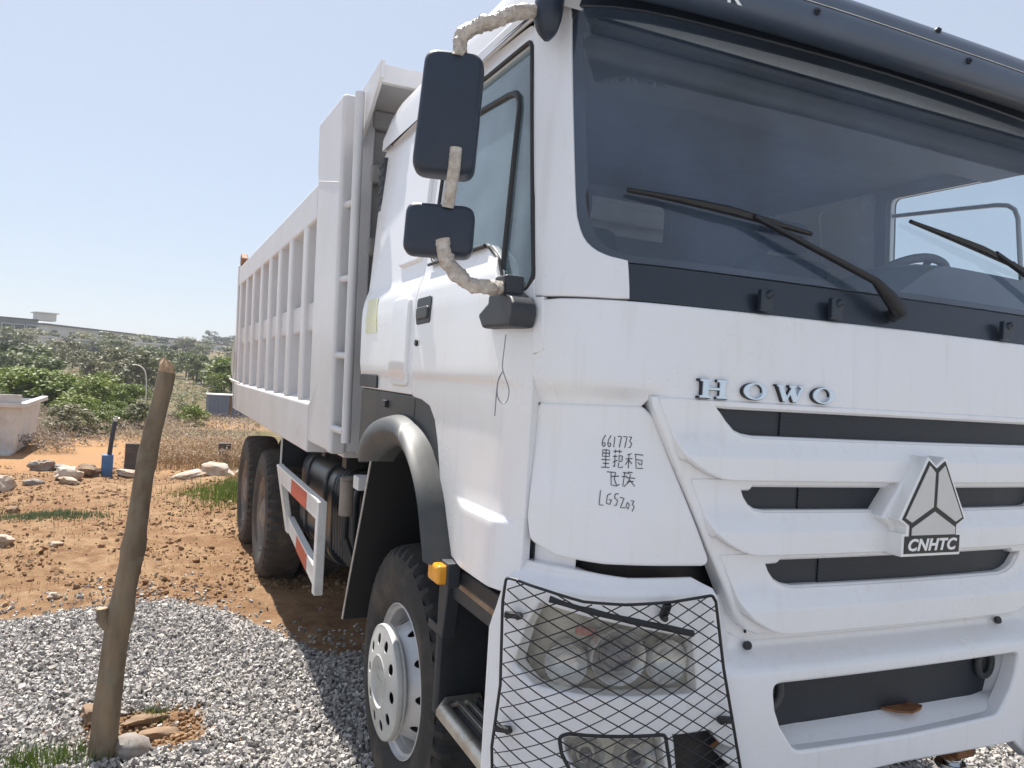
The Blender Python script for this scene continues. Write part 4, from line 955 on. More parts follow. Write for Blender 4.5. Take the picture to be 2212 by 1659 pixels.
# ------------------------------------------------------------------ tipper body
BX0, BX1 = 2.40, 7.70
def flare(o):
    for v in o.data.vertices: v.co.x *= 1+.028*(v.co.z-1.33)/1.84
    return o
RIBY = [3.395, 3.972, 4.50, 5.026, 5.582, 6.20, 6.775, 7.42]
BODY = MB(); BODY.box(-1.165, 1.165, BX0+.06, BX1-.05, 1.30, 1.42)
BOX = BODY.build('tipper_body', M_['box'], TR, bevel=.01)
def bpart(name, m, *bxs, bevel=.008, parent=None):
    g = MB()
    for b in bxs: g.box(*b)
    return flare(g.build(name, M_[m], parent or BOX, bevel=bevel))
for sg in (-1, 1):
    X = lambda a, b: tuple(sorted((sg*a, sg*b)))
    bpart('side_sheet', 'box', (*X(1.07, 1.095), BX0+.05, BX1-.03, 1.32, 2.80))
    g = MB(); g.prism([(BX0+.012, 1.335), (3.02, 1.335), (3.02, 2.845), (3.05, 2.90), (3.055, 3.185), (BX0+.012, 3.165)], 0, sg*1.08, sg*1.25); flare(g.build('front_panel', M_['box'], BOX, bevel=.012))
    g = MB(); g.box(*X(1.16, 1.251), BX0-.0, BX0+.10, 1.325, 3.172); flare(g.build('corner_pillar', M_['box'], BOX, bevel=.02))
    bpart('top_rail', 'box', (*X(1.08, 1.250), 3.022, BX1, 2.628, 2.835), bevel=.014)
    bpart('middle_rail', 'box', (*X(1.08, 1.224), 3.022, BX1, 1.985, 2.165), bevel=.02)
    g = MB(); g.prism([(sg*1.08, 1.620), (sg*1.246, 1.562), (sg*1.256, 1.550), (sg*1.256, 1.270), (sg*1.08, 1.270)], 1, 3.022, BX1); flare(g.build('lower_skirt', M_['box'], BOX, bevel=.010))
    for y in RIBY:
        bpart('rib', 'box', (*X(1.08, 1.249), y-.070, y+.070, 1.560, 2.660), bevel=.016)
    bpart('rear_post', 'box', (*X(1.15, 1.256), BX1-.09, BX1, 1.28, 2.86), bevel=.012)
    g = MB(); g.tube([(sg*1.251, 2.62, 1.80), (sg*1.253, 2.97, 1.56), (sg*1.253, 3.40, 1.34)], .005, 5); g.tube([(sg*1.275, 2.43, 2.72), (sg*1.276, 3.02, 2.845)], .005, 5); g.build('weld_seam', M_['box'], BOX, 60)
    # ladder in front of the body
    if sg < 0:
        g = MB(); g.tube([(-1.205, 2.235, 1.40), (-1.238, 2.235, 3.13)], .024, 10); LD = g.build('ladder', M_['box'], TR, 60)
        g = MB(); g.tube([(-.90, 2.245, 1.40), (-.92, 2.245, 3.10)], .020, 8); g.build('ladder_rail', M_['box'], LD, 60)
        for z in (1.455, 1.83, 2.22, 2.60):
            g = MB(); g.tube([(-1.215, 2.235, z), (-1.235, 2.42, z+.005)], .019, 8); g.build('ladder_rung', M_['box'], LD, 60)
# front wall with horizontal channels and the canopy over the cab
bpart('front_wall', 'boxin', (-1.16, 1.16, BX0+.05, BX0+.10, 1.33, 3.17))
for z in (1.62, 1.98, 2.36, 2.74, 3.02): bpart('front_channel', 'boxin', (-1.10, 1.10, BX0+.0, BX0+.055, z, z+.10), bevel=.02)
g = MB(); can = [(2.46, 3.155), (2.00, 3.205), (2.00, 3.120), (2.03, 3.115), (2.04, 3.165), (2.46, 3.115)]
g.prism(can, 0, -1.20, 1.20); CN = g.build('canopy', M_['box'], BOX, bevel=.006)
for sg in (-1, 1):
    g = MB(); g.prism([(2.42, 3.172), (1.985, 3.215), (1.985, 3.135), (2.30, 2.93), (2.42, 2.90)], 0, sg*1.185, sg*1.205); g.build('canopy_gusset', M_['box'], CN, bevel=.004)
g = MB(); g.box(-1.16, 1.16, BX1-.06, BX1-.01, 1.32, 2.72); g.build('tailgate', M_['box'], BOX, bevel=.01)
for sg in (-1, 1):
    g = MB(); g.prism([(7.48, 2.86), (7.66, 2.86), (7.68, 2.96), (7.60, 2.99), (7.50, 2.93)], 0, sg*1.20, sg*1.27); g.build('tailgate_hinge', M_['rust'], BOX, bevel=.01)
g = MB(); g.tube(bez([(-1.275, 6.9, 1.57), (-1.29, 7.4, 1.585), (-1.30, 7.74, 1.60), (-1.25, 7.76, 1.56), (-1.29, 7.72, 1.75), (-1.275, 7.70, 2.05)]), .010, 6); g.tube(bez([(-1.28, 7.66, 1.9), (-1.285, 7.5, 1.6), (-1.28, 7.35, 1.32)]), .008, 6); g.build('tie_rope', M_['rope'], TR, 60)
for sg in (-1, 1):
    g = MB(); g.box(*sorted((sg*.42, sg*.52)), 2.6, 7.6, 1.10, 1.30); g.build('body_runner', M_['under'], BOX, bevel=.01)
for y in np.linspace(2.7, 7.4, 9):
    g = MB(); g.box(-1.10, 1.10, y-.05, y+.05, 1.22, 1.30); g.build('floor_bearer', M_['under'], BOX)

# ------------------------------------------------------------------ terrain
HP = [(0, 0), (13, 0), (20, -.15), (45, -.90), (65, -.8), (100, .2), (150, 1.6), (260, 6.0), (400, 9.), (700, 8.), (1500, 4), (6000, 0)]
def Hfar(y):
    for (a, b), (c, d_) in zip(HP, HP[1:]):
        if y < c: return lerp(b, d_, sm((y-a)/(c-a)) if a >= 13 else 0)
    return 0
def gravedge(x):
    E = [(-30, 4.0), (-6, 4.15), (-3.6, 4.25), (-2.9, 4.32), (-2.45, 4.45), (-2.0, 4.60), (-1.63, 4.40), (-1.25, 3.68), (-1.04, 3.20), (-.3, 2.9), (1.2, 3.3), (4, 4.5), (30, 5)]
    for (a, b), (c, d_) in zip(E, E[1:]):
        if x < c: return lerp(b, d_, max(0, (x-a)/(c-a)))
    return 5
def fbm(x, y, s, o=4, off=0.):
    v = 0; a = .5
    for k in range(o): v += a*noise.noise(Vector((x*s+off, y*s-off, off*.3))); s *= 2.03; a *= .5
    return v
def HG(x, y):
    h = Hfar(y) if y > 0 else 0
    d_ = y-gravedge(x)
    k = sm(d_/.5)
    if y < 16:
        rough = k*(1-sm((y-11)/4))
        h += rough*(.055*fbm(x, y, 1.4)+.05*fbm(x, y, 5.5, 3, 7.)+.04*abs(fbm(x, y, 11, 2, 3.)))
        h += .16*math.exp(-((x+.75)/.75)**2-((y-9.6)/1.3)**2)+.05*k*math.exp(-((x+2.6)/1.3)**2-((y-7.2)/1.6)**2)
        h -= .05*math.exp(-((x+2.02)/.27)**2-((y-2.45)/.20)**2)
        h += .025*sm(-d_/.3)*math.exp(-((d_+.4)/.6)**2)
    else: h += .12*fbm(x, y, .25)+.05*fbm(x, y, 1.1)
    if y > 60: h += .8*fbm(x, y, .02)
    return h
def axis(lo, hi, d0, far, ratio=1.22):
    c = list(np.arange(lo, hi+1e-6, d0)); a = []; b = []; s = d0; p = hi
    while p < far: s *= ratio; p += s; a.append(p)
    s = d0; p = lo
    while p > -far: s *= ratio; p -= s; b.append(p)
    return np.array(b[::-1]+c+a)
AX = axis(-5.6, 1.6, .055, 5200); AY = axis(-1.2, 13.2, .055, 6000)
nx, ny = len(AX), len(AY)
vs = np.zeros((nx*ny, 3)); att = np.zeros((nx*ny, 4), dtype=np.float32)
k = 0
for y in AY:
    for x in AX:
        z = HG(x, y); vs[k] = (x, y, z)
        gv = sm((gravedge(x)-y+.10*fbm(x, y, 3, 2, 5.))/.10+.5) if -40 < x < 40 and y > -40 else 1.
        hole = math.exp(-((x+2.02)/.30)**4-((y-2.43)/.26)**4); gv *= 1-sm((hole-.3+.5*fbm(x, y, 5, 2))/.3)
        path = sm((y-11.2)/1.2)*(1-sm((y-18+2*fbm(x, y, .3))/3))*(1-sm((abs(x+3.1-.10*(y-12))-1.35-.25*(y-11)*.2+.9*fbm(x, y, .8))/1.0))
        path = max(path, .7*sm((y-22)/3)*(1-sm((y-32)/4))*math.exp(-((x-.1)/1.2)**2))
        grass = max(sm((y-17)/4), sm((y-12.0)/.6)*sm((x+2.55-.08*(y-12))/.35))
        att[k] = (gv, path, grass*(1-path), 1); k += 1
me = bpy.data.meshes.new('ground')
ii = np.arange((nx-1)*(ny-1)); r_, c_ = ii//(nx-1), ii % (nx-1); a_ = r_*nx+c_
quads = np.stack([a_, a_+1, a_+nx+1, a_+nx], 1)
def fast_mesh(me, verts, faces, k, smooth=False):
    n = len(faces); me.vertices.add(len(verts)); me.vertices.foreach_set('co', np.asarray(verts, dtype=np.float32).ravel())
    me.loops.add(n*k); me.loops.foreach_set('vertex_index', np.asarray(faces, dtype=np.int32).ravel())
    me.polygons.add(n); me.polygons.foreach_set('loop_start', np.arange(0, n*k, k, dtype=np.int32)); me.polygons.foreach_set('loop_total', np.full(n, k, dtype=np.int32))
    me.update(calc_edges=True); me.validate()
    if smooth: me.shade_smooth()
    else: me.shade_flat()
fast_mesh(me, vs, quads, 4, True)
at = me.color_attributes.new('zone', 'FLOAT_COLOR', 'POINT'); at.data.foreach_set('color', att.ravel())
gm, t, b = newmat('ground_earth'); N_ = t.nodes.new; L_ = t.links.new
def nz(scale, detail=8, rough=.65):
    n = N_('ShaderNodeTexNoise'); n.inputs['Scale'].default_value = scale; n.inputs['Detail'].default_value = detail; n.inputs['Roughness'].default_value = rough
    L_(geo.outputs['Position'], n.inputs['Vector']); return n.outputs['Fac']
def mr(src, a, b_, c=0., d=1.):
    n = N_('ShaderNodeMapRange'); n.inputs[1].default_value = a; n.inputs[2].default_value = b_; n.inputs[3].default_value = c; n.inputs[4].default_value = d; L_(src, n.inputs[0]); return n.outputs[0]
def mx(fac, a, c):
    n = N_('ShaderNodeMix'); n.data_type = 'RGBA'
    if hasattr(fac, 'links'): L_(fac, n.inputs[0])
    else: n.inputs[0].default_value = fac
    for k_, v in ((6, a), (7, c)):
        if hasattr(v, 'links'): L_(v, n.inputs[k_])
        else: n.inputs[k_].default_value = (*v, 1)
    return n.outputs[2]
geo = N_('ShaderNodeNewGeometry'); va = N_('ShaderNodeVertexColor'); va.layer_name = 'zone'; sep = N_('ShaderNodeSeparateColor'); L_(va.outputs[0], sep.inputs[0])
soil = mx(mr(nz(1.1), .38, .62), (.26, .150, .078), (.37, .245, .14))
soil = mx(mr(nz(7), .42, .66), soil, (.19, .100, .05))
soil = mx(mr(nz(28), .55, .72), soil, (.45, .32, .20))
pathc = mx(mr(nz(.8), .35, .65), (.40, .225, .105), (.36, .215, .115))
dry = mx(mr(nz(.35), .38, .60), (.15, .105, .062), (.11, .105, .045))
dry = mx(mr(nz(3.), .45, .65), dry, (.20, .15, .095))
grv = mx(mr(nz(60, 3), .4, .6), (.26, .25, .24), (.42, .405, .39))
col = mx(sep.outputs[2], soil, dry); col = mx(sep.outputs[1], col, pathc); col = mx(sep.outputs[0], col, grv)
L_(col, b.inputs['Base Color']); b.inputs['Roughness'].default_value = .95; b.inputs['Specular IOR Level'].default_value = .15
bp = N_('ShaderNodeBump'); bp.inputs['Strength'].default_value = .9; bp.inputs['Distance'].default_value = .03; L_(nz(35, 8, .75), bp.inputs['Height']); L_(bp.outputs[0], b.inputs['Normal'])
tag(link('ground', me, gm), kind='structure')

# ------------------------------------------------------------------ gravel, clods: countless pieces
def islandmat(name, cols, rough=.9, bump=.3):
    m, t, b = newmat(name); N = t.nodes.new; L = t.links.new
    g = N('ShaderNodeNewGeometry'); r = N('ShaderNodeValToRGB'); r.color_ramp.interpolation = 'LINEAR'
    e = r.color_ramp.elements
    while len(e) < len(cols): e.new(.5)
    for i, c in enumerate(cols): e[i].position = i/(len(cols)-1); e[i].color = (*c, 1)
    L(g.outputs['Random Per Island'], r.inputs[0])
    n = N('ShaderNodeTexNoise'); n.inputs['Scale'].default_value = 90; n.inputs['Detail'].default_value = 4; L(g.outputs['Position'], n.inputs['Vector'])
    h = N('ShaderNodeMix'); h.data_type = 'RGBA'; h.blend_type = 'MULTIPLY'; h.inputs[0].default_value = .5; L(r.outputs[0], h.inputs[6])
    gy = N('ShaderNodeMapRange'); gy.inputs[1].default_value = .3; gy.inputs[2].default_value = .7; gy.inputs[3].default_value = .55; gy.inputs[4].default_value = 1.25; L(n.outputs['Fac'], gy.inputs[0]); L(gy.outputs[0], h.inputs[7])
    L(h.outputs[2], b.inputs['Base Color']); b.inputs['Roughness'].default_value = rough; b.inputs['Specular IOR Level'].default_value = .25; return m
CUBE = np.array([[x, y, z] for x in (-1, 1) for y in (-1, 1) for z in (-1, 1)], float)
CT = np.array([(0, 1, 3), (0, 3, 2), (4, 6, 7), (4, 7, 5), (0, 4, 5), (0, 5, 1), (2, 3, 7), (2, 7, 6), (0, 2, 6), (0, 6, 4), (1, 5, 7), (1, 7, 3)])
ICO = [(0, s, t) for s in (-.53, .53) for t in (-.85, .85)]; ICO = np.array(ICO+[(b_, c, a_) for a_, b_, c in ICO]+[(c, a_, b_) for a_, b_, c in ICO])
d_ = np.linalg.norm(ICO[:, None]-ICO[None], axis=2); IT = np.array([(i, j, k_) for i in range(12) for j in range(i+1, 12) for k_ in range(j+1, 12) if max(d_[i, j], d_[j, k_], d_[i, k_]) < 1.3])
IT = np.array([f if np.dot(np.cross(ICO[f[1]]-ICO[f[0]], ICO[f[2]]-ICO[f[0]]), ICO[f[0]]) > 0 else f[::-1] for f in IT])
def stones(name, pts, size, m, flat=.7, seed=1, rounded=False):
    rg = np.random.default_rng(seed); n = len(pts); B_, T_ = (ICO, IT) if rounded else (CUBE, CT); nb = len(B_)
    V = B_[None]*rg.uniform(.6 if rounded else .35, 1.1 if rounded else 1, (n, nb, 3))*rg.uniform(.6, 1.35, (n, 1, 3)); V[:, :, 2] *= flat
    ax = rg.normal(size=(n, 4)); ax /= np.linalg.norm(ax, axis=1)[:, None]; w_, x, y, z = ax.T
    R = np.stack([1-2*(y*y+z*z), 2*(x*y-z*w_), 2*(x*z+y*w_), 2*(x*y+z*w_), 1-2*(x*x+z*z), 2*(y*z-x*w_), 2*(x*z-y*w_), 2*(y*z+x*w_), 1-2*(x*x+y*y)], 1).reshape(n, 3, 3)
    V = np.einsum('nij,nkj->nki', R, V)*np.asarray(size)[:, None, None]+np.asarray(pts)[:, None, :]
    F = (T_[None]+nb*np.arange(n)[:, None, None]).reshape(-1, 3)
    me = bpy.data.meshes.new(name); fast_mesh(me, V.reshape(-1, 3), F, 3); return tag(link(name, me, m), kind='stuff')
def hole_w(x, y): return math.exp(-((x+2.02)/.27)**4-((y-2.43)/.23)**4)
P_ = []; S_ = []
for (x0, x1, y0, y1, den) in ((-4.4, -.2, 1.2, 5.0, 4300), (-4.4, -1.0, .2, 1.2, 1200), (.6, 3.6, .1, 2.9, 2000), (-.2, .9, .6, 3.4, 500)):
    n = int((x1-x0)*(y1-y0)*den)
    for x, y in zip(RNG.uniform(x0, x1, n), RNG.uniform(y0, y1, n)):
        e = gravedge(x)-y+.12*noise.noise(Vector((x*4, y*4, 0)))
        pr = sm(e/.16+.3)
        if RNG.random() > pr or RNG.random() < sm((hole_w(x, y)-.25)/.3)*.97: continue
        P_.append((x, y, HG(x, y)+RNG.uniform(.0, .024))); S_.append(abs(RNG.normal(.0070, .0030))+.0042)
for _ in range(700):   # strays on the soil
    x = RNG.uniform(-4.5, -.6); y = gravedge(x)+abs(RNG.normal(0, .35)); P_.append((x, y, HG(x, y)+.006)); S_.append(RNG.uniform(.006, .016))
GRAV = islandmat('crushed_granite', [(.14, .135, .13), (.35, .335, .315), (.48, .455, .425), (.57, .54, .505), (.26, .25, .25), (.66, .625, .585), (.42, .385, .345)])
stones('gravel', P_, S_, GRAV, .62, 3)
P_ = []; S_ = []
for _ in range(21000):
    x = RNG.uniform(-5.5, -.3); y = 4.2+8.2*RNG.random()**1.3
    if y < gravedge(x)+.02: continue
    cl = noise.noise(Vector((x*1.3, y*1.3, 4.)))
    if RNG.random() > .35+1.2*cl+.5*math.exp(-((x+.9)/.9)**2-((y-9)/2)**2): continue
    P_.append((x, y, HG(x, y)+.004)); S_.append(min(.05, .005+RNG.exponential(.0075)))
for _ in range(500):
    x = RNG.normal(-2.02, .17); y = RNG.normal(2.45, .13); P_.append((x, y, HG(x, y)+.004)); S_.append(RNG.uniform(.005, .02))
CLOD = islandmat('soil_clod', [(.18, .10, .05), (.29, .17, .09), (.38, .25, .145), (.24, .13, .065), (.42, .31, .195)])
stones('soil_clods', P_, S_, CLOD, .7, 5, True)

# ------------------------------------------------------------------ rocks one by one
def rock(name, x, y, rx, ry, rz, m, label, cat='stone', group=None, sink=.25, seed=0, rough=.35):
    bm = bmesh.new(); bmesh.ops.create_icosphere(bm, subdivisions=3, radius=1)
    o3 = Vector((seed*3.1, seed*1.7, seed*.9))
    for v in bm.verts:
        p = v.co.normalized(); k = 1+rough*noise.noise(p*1.3+o3)+rough*.5*noise.noise(p*3.1+o3)+rough*.22*noise.noise(p*8+o3)
        q = p*k
        for j in range(3): q[j] = max(-.86, min(.86, q[j]*1.0)) if j == 2 else q[j]
        v.co = Vector((q.x*rx, q.y*ry, q.z*rz))
    me = bpy.data.meshes.new(name); bm.to_mesh(me); bm.free(); me.shade_smooth(); me.set_sharp_from_angle(angle=math.radians(28))
    o = link(name, me, m); o.location = (x, y, HG(x, y)+rz*(.8-sink)); o.rotation_euler = (random.uniform(-.2, .2), random.uniform(-.2, .2), random.uniform(0, 6)); return tag(o, label, cat, group)
M_['palerock'] = mat('pale_rock', (.50, .43, .36), .9, vcol=(.36, .28, .21), vscale=6, bump=.6, bscale=14, dirt=(.40, .25, .14), dscale=4, damt=.6)
M_['greyrock'] = mat('grey_rock', (.30, .28, .26), .9, vcol=(.17, .14, .12), vscale=9, bump=.6, bscale=20, dirt=(.36, .23, .13), dscale=5, damt=.6)
M_['brownrock'] = mat('brown_rock', (.27, .18, .11), .9, vcol=(.17, .11, .07), vscale=8, bump=.6, bscale=18)
GR = 'loose stones on the bare soil'
rock('boulder', -1.1, 11.35, 0.259, 0.202, 0.151, M_['palerock'], 'large rounded pale boulder left of the truck rear wheels', group=GR, seed=1)
rock('boulder', -0.72, 10.75, 0.216, 0.173, 0.122, M_['palerock'], 'pale boulder half hidden behind the rear truck tyres', group=GR, seed=2)
rock('boulder', -1.52, 11.15, 0.245, 0.158, 0.079, M_['palerock'], 'low flat pale stone right of the broken tree pole', group=GR, seed=3)
rock('boulder', -2.3, 11.35, 0.216, 0.144, 0.065, M_['palerock'], 'flat pale stone between blue box and tree pole', group=GR, seed=12)
rock('boulder', -3.08, 11, 0.173, 0.158, 0.122, M_['palerock'], 'whitish jagged stone lump left of the blue box', group=GR, seed=4, rough=.5)
rock('boulder', -3.05, 10.65, .16, .12, .06, M_['palerock'], 'small flat pale stone in front of the whitish lump', group=GR, seed=14)
rock('boulder', -2.83, 11.3, 0.158, 0.130, 0.122, M_['brownrock'], 'brown rubble lump touching the whitish jagged stone', group=GR, seed=5, rough=.6)
rock('boulder', -3.52, 12, 0.144, 0.115, 0.108, M_['greyrock'], 'dark grey rubble lump farthest left on the orange path', group=GR, seed=6, rough=.6)
rock('boulder', -3.3, 12.1, 0.158, 0.086, 0.050, M_['greyrock'], 'low dark rubble piece beside the dark grey lump', group=GR, seed=16, rough=.6)
rock('boulder', -3.45, 10.5, .12, .07, .06, M_['greyrock'], 'small grey stone lying alone on orange sand', group=GR, seed=7)
rock('boulder', -3.75, 9.9, .20, .18, .14, M_['palerock'], 'pale stone cut by the left edge of the picture', group=GR, seed=8)
rock('boulder', -3.22, 6.55, .085, .08, .06, M_['palerock'], 'pale stone on brown soil at the left picture edge', group=GR, seed=9)
rock('boulder', -3.38, 8.3, .07, .06, .045, M_['brownrock'], 'small reddish stone on soil behind the left edge stone', group=GR, seed=10)
rock('boulder', -2.78, 6.35, .06, .05, .03, M_['palerock'], 'small flat whitish stone midway up the brown soil', group=GR, seed=11)
rock('boulder', -2.64, 4.75, .04, .04, .03, M_['palerock'], 'small white stone just above the gravel edge', group=GR, seed=18)
rock('boulder', -2.085, 2.175, .082, .075, .065, M_['greyrock'], 'round dark grey stone at the foot of the broken pole', group=GR, seed=13, rough=.2)
rock('stone_slab', -1.965, 2.43, .115, .045, .028, M_['brownrock'], 'long brown flat stone right of the pole, nearer the gravel', group=GR, seed=15)
rock('stone_slab', -2.02, 2.58, .11, .035, .025, M_['brownrock'], 'long brown flat stone behind the nearer flat stone', group=GR, seed=17)
bpy.data.objects['stone_slab'].rotation_euler = (0, .1, .35); bpy.data.objects['stone_slab.001'].rotation_euler = (0, .1, .3)
rock('boulder', -2.26, 2.62, .07, .06, .05, M_['brownrock'], 'reddish soil lump left of the pole foot', group=GR, seed=20)

# ------------------------------------------------------------------ broken tree pole
g = MB(); ax = [(-2.211, 2.173, -.20), (-2.205, 2.173, .02), (-2.190, 2.173, .30), (-2.163, 2.173, .62), (-2.130, 2.173, .92), (-2.108, 2.173, 1.18), (-2.078, 2.173, 1.42), (-2.045, 2.173, 1.62), (-2.036, 2.173, 1.70)]
ax = [Vector(p)+Vector((.007*math.sin(p[2]*7+1)*.4, .004*math.sin(p[2]*7), 0)) for p in bez(ax, 8)]; nn_ = 22; rr = [lerp(.058, .036, min(1, max(0, (p.z)/1.6)))*(1+.10*noise.noise(Vector((0, 0, p.z*5)))+(.16*math.exp(-((p.z-.93)/.04)**2)+.14*math.exp(-((p.z-.64)/.05)**2)+.10*math.exp(-((p.z-1.32)/.05)**2))) for p in ax]
g.tube(ax, .05, nn_, rad=rr)
for i, v in enumerate(g.v):
    p = Vector(v); j = min(i//nn_, len(ax)-1); q = Vector((p.x*18, p.y*18, p.z*6)); k = 1+.08*noise.noise(q)+.03*noise.noise(q*4); g.v[i] = tuple(ax[j]+(p-ax[j])*k)
bark, t, b = newmat('grey_brown_bark')
N_ = t.nodes.new; L_ = t.links.new; geo = N_('ShaderNodeNewGeometry')
mp_ = N_('ShaderNodeMapping'); mp_.inputs['Scale'].default_value = (9, 9, 2.2); L_(geo.outputs['Position'], mp_.inputs[0])
n1 = N_('ShaderNodeTexNoise'); n1.inputs['Scale'].default_value = 2.2; n1.inputs['Detail'].default_value = 8; L_(mp_.outputs[0], n1.inputs['Vector'])
n2 = N_('ShaderNodeTexNoise'); n2.inputs['Scale'].default_value = 14; n2.inputs['Detail'].default_value = 6; L_(geo.outputs['Position'], n2.inputs['Vector'])
c1 = mx(mr(n1.outputs['Fac'], .36, .64), (.145, .105, .068), (.24, .178, .115)); c1 = mx(mr(n2.outputs['Fac'], .5, .68), c1, (.20, .17, .125)); L_(c1, b.inputs['Base Color']); b.inputs['Roughness'].default_value = .9
bp = N_('ShaderNodeBump'); bp.inputs['Strength'].default_value = .7; bp.inputs['Distance'].default_value = .008; L_(n1.outputs['Fac'], bp.inputs['Height']); L_(bp.outputs[0], b.inputs['Normal'])
POLE = tag(g.build('tree_pole', bark, None, 60), 'leaning bare tree pole with a splintered pale top, standing in the gravel', 'wooden pole')
M_['wood'] = mat('fresh_split_wood', (.52, .36, .22), .8, vcol=(.36, .21, .12), vscale=40, bump=.6, bscale=60)
g = MB(); tp = Vector((-2.036, 2.173, 1.690)); k0 = len(g.v); nn_ = 16
for j in range(nn_): a = 2*math.pi*j/nn_; g.v.append(tuple(tp+Vector((.036*math.cos(a), .036*math.sin(a), 0))))
for j in range(nn_): a = 2*math.pi*j/nn_; g.v.append(tuple(tp+Vector((.029*math.cos(a)-.003, .029*math.sin(a), random.uniform(.015, .045)+.022*(1-math.cos(a+.6))*.5))))
g.v.append(tuple(tp+Vector((-.012, 0, .075))))
for j in range(nn_): q = (j+1) % nn_; g.f += [(j, q, nn_+q, nn_+j), (nn_+j, nn_+q, 2*nn_)]
g.build('split_top', M_['wood'], POLE, 20)
g = MB(); g.tube(bez([(-2.165, 2.165, .56), (-2.222, 2.155, .60), (-2.236, 2.15, .665)], 4), .024, 10); g.build('branch_stub', bark, POLE, 60)
g = MB(); g.tube([(-2.236, 2.150, .664), (-2.2365, 2.150, .668)], .021, 10); g.build('stub_cut', M_['wood'], POLE, 60)

# ------------------------------------------------------------------ small standing things behind the soil
bt = thing('borehole_stand', 'short blue box with a dark upright pipe on bare soil', 'standpipe', (-2.62, 11.36, HG(-2.62, 11.36)))
M_['blue'] = mat('blue_paint', (.055, .16, .36), .5, var=.25, vscale=9, dirt=(.3, .2, .12), dscale=7, damt=.4)
M_['pipe'] = mat('dark_blue_pipe', (.03, .038, .06), .45, var=.2, vscale=10)
g = MB(); g.box(-.075, .075, -.075, .075, -.03, .31); g.build('blue_box', M_['blue'], bt, bevel=.012)
g = MB(); g.tube([(.02, 0, .30), (.045, 0, .60), (.075, 0, .80)], .032, 10); g.build('pipe', M_['pipe'], bt, 50)
g = MB(); g.tube([(.075, 0, .80), (.084, 0, .87)], .028, 8); g.tube([(.05, 0, .83), (.13, 0, .845)], .012, 6); g.build('pipe_cap', M_['steel'], bt, 40)
M_['darkblock'] = mat('dark_concrete', (.10, .085, .078), .9, var=.3, vscale=9, bump=.4, bscale=20, dirt=(.28, .17, .1), dscale=6, damt=.5)
for (x, y, h_, w_, lb) in ((-2.285, 12.0, .43, .125, 'dark concrete post stub between blue box and tree pole'), (-.855, 13.2, .36, .10, 'dark concrete post stub in dry grass near the truck')):
    g = MB(); g.box(-w_, w_, -.09, .09, -.1, h_); o = g.build('post_stub', M_['darkblock'], None, bevel=.015); o.location = (x, y, HG(x, y)); tag(o, lb, 'post', 'concrete post stubs at the plot edge')
# grey steel skip at the left edge
sk = thing('steel_skip', 'pale grey steel skip with a flared rim at the left picture edge', 'skip', (-4.9, 14.8, HG(-4.9, 14.8)))
M_['skip'] = mat('weathered_grey_steel', (.62, .615, .605), .55, vcol=(.52, .51, .50), vscale=3, dirt=(.33, .23, .15), dscale=4, damt=.45)
def hop(x0, x1, y0, y1, z0, X0, X1, Y0, Y1, z1):
    g = MB(); g.add([(x0, y0, z0), (x1, y0, z0), (x1, y1, z0), (x0, y1, z0), (X0, Y0, z1), (X1, Y0, z1), (X1, Y1, z1), (X0, Y1, z1)], [(0, 3, 2, 1), (0, 1, 5, 4), (1, 2, 6, 5), (2, 3, 7, 6), (3, 0, 4, 7)]); return g
hop(-1.6, .72, -.72, 2.0, .02, -1.7, .80, -.78, 2.1, .86).build('hopper', M_['skip'], sk, bevel=.01)
g = MB(); g.box(-1.8, .90, -.86, -.74, .83, .915); g.box(.78, .90, -.74, 2.2, .83, .915); g.build('rim', M_['skip'], sk, bevel=.012)
g = MB(); g.box(-1.75, .82, -.79, -.76, .915, 1.05); g.build('side_board', M_['skip'], sk, bevel=.006)
g = MB(); g.box(-1.7, .70, -.80, -.70, -.06, .06); g.build('skid', M_['skip'], sk, bevel=.01)
for x in (-1.0, -.2, .45): g = MB(); g.bar((x, -.745, .03), (x, -.80, .84), .06, .03, (0, 1, 0)); g.build('stiffener', M_['skip'], sk)
g = MB(); g.bar((.74, -.735, .62), (.755, -.75, .74), .03, .03); g.build('hook', M_['under'], sk)

# ------------------------------------------------------------------ plants
def leafmat(name, c0, c1, c2, tr=.25):
    m = bpy.data.materials.new(name); m.use_nodes = True; t = m.node_tree; t.nodes.clear(); N = t.nodes.new; L = t.links.new
    o = N('ShaderNodeOutputMaterial'); g = N('ShaderNodeNewGeometry'); oi = N('ShaderNodeObjectInfo')
    r = N('ShaderNodeValToRGB'); e = r.color_ramp.elements; e.new(.5)
    for i, c in enumerate((c0, c1, c2)): e[i].position = i/2; e[i].color = (*c, 1)
    ad = N('ShaderNodeMath'); ad.operation = 'MULTIPLY_ADD'; L(oi.outputs['Random'], ad.inputs[0]); ad.inputs[1].default_value = .5
    ml = N('ShaderNodeMath'); ml.operation = 'MULTIPLY'; L(g.outputs['Random Per Island'], ml.inputs[0]); ml.inputs[1].default_value = .55; L(ml.outputs[0], ad.inputs[2]); L(ad.outputs[0], r.inputs[0])
    d = N('ShaderNodeBsdfPrincipled'); d.inputs['Roughness'].default_value = .55; d.inputs['Specular IOR Level'].default_value = .3; L(r.outputs[0], d.inputs['Base Color'])
    tl = N('ShaderNodeBsdfTranslucent'); L(r.outputs[0], tl.inputs[0]); mxs = N('ShaderNodeMixShader'); mxs.inputs[0].default_value = tr; L(d.outputs[0], mxs.inputs[1]); L(tl.outputs[0], mxs.inputs[2]); L(mxs.outputs[0], o.inputs[0]); return m
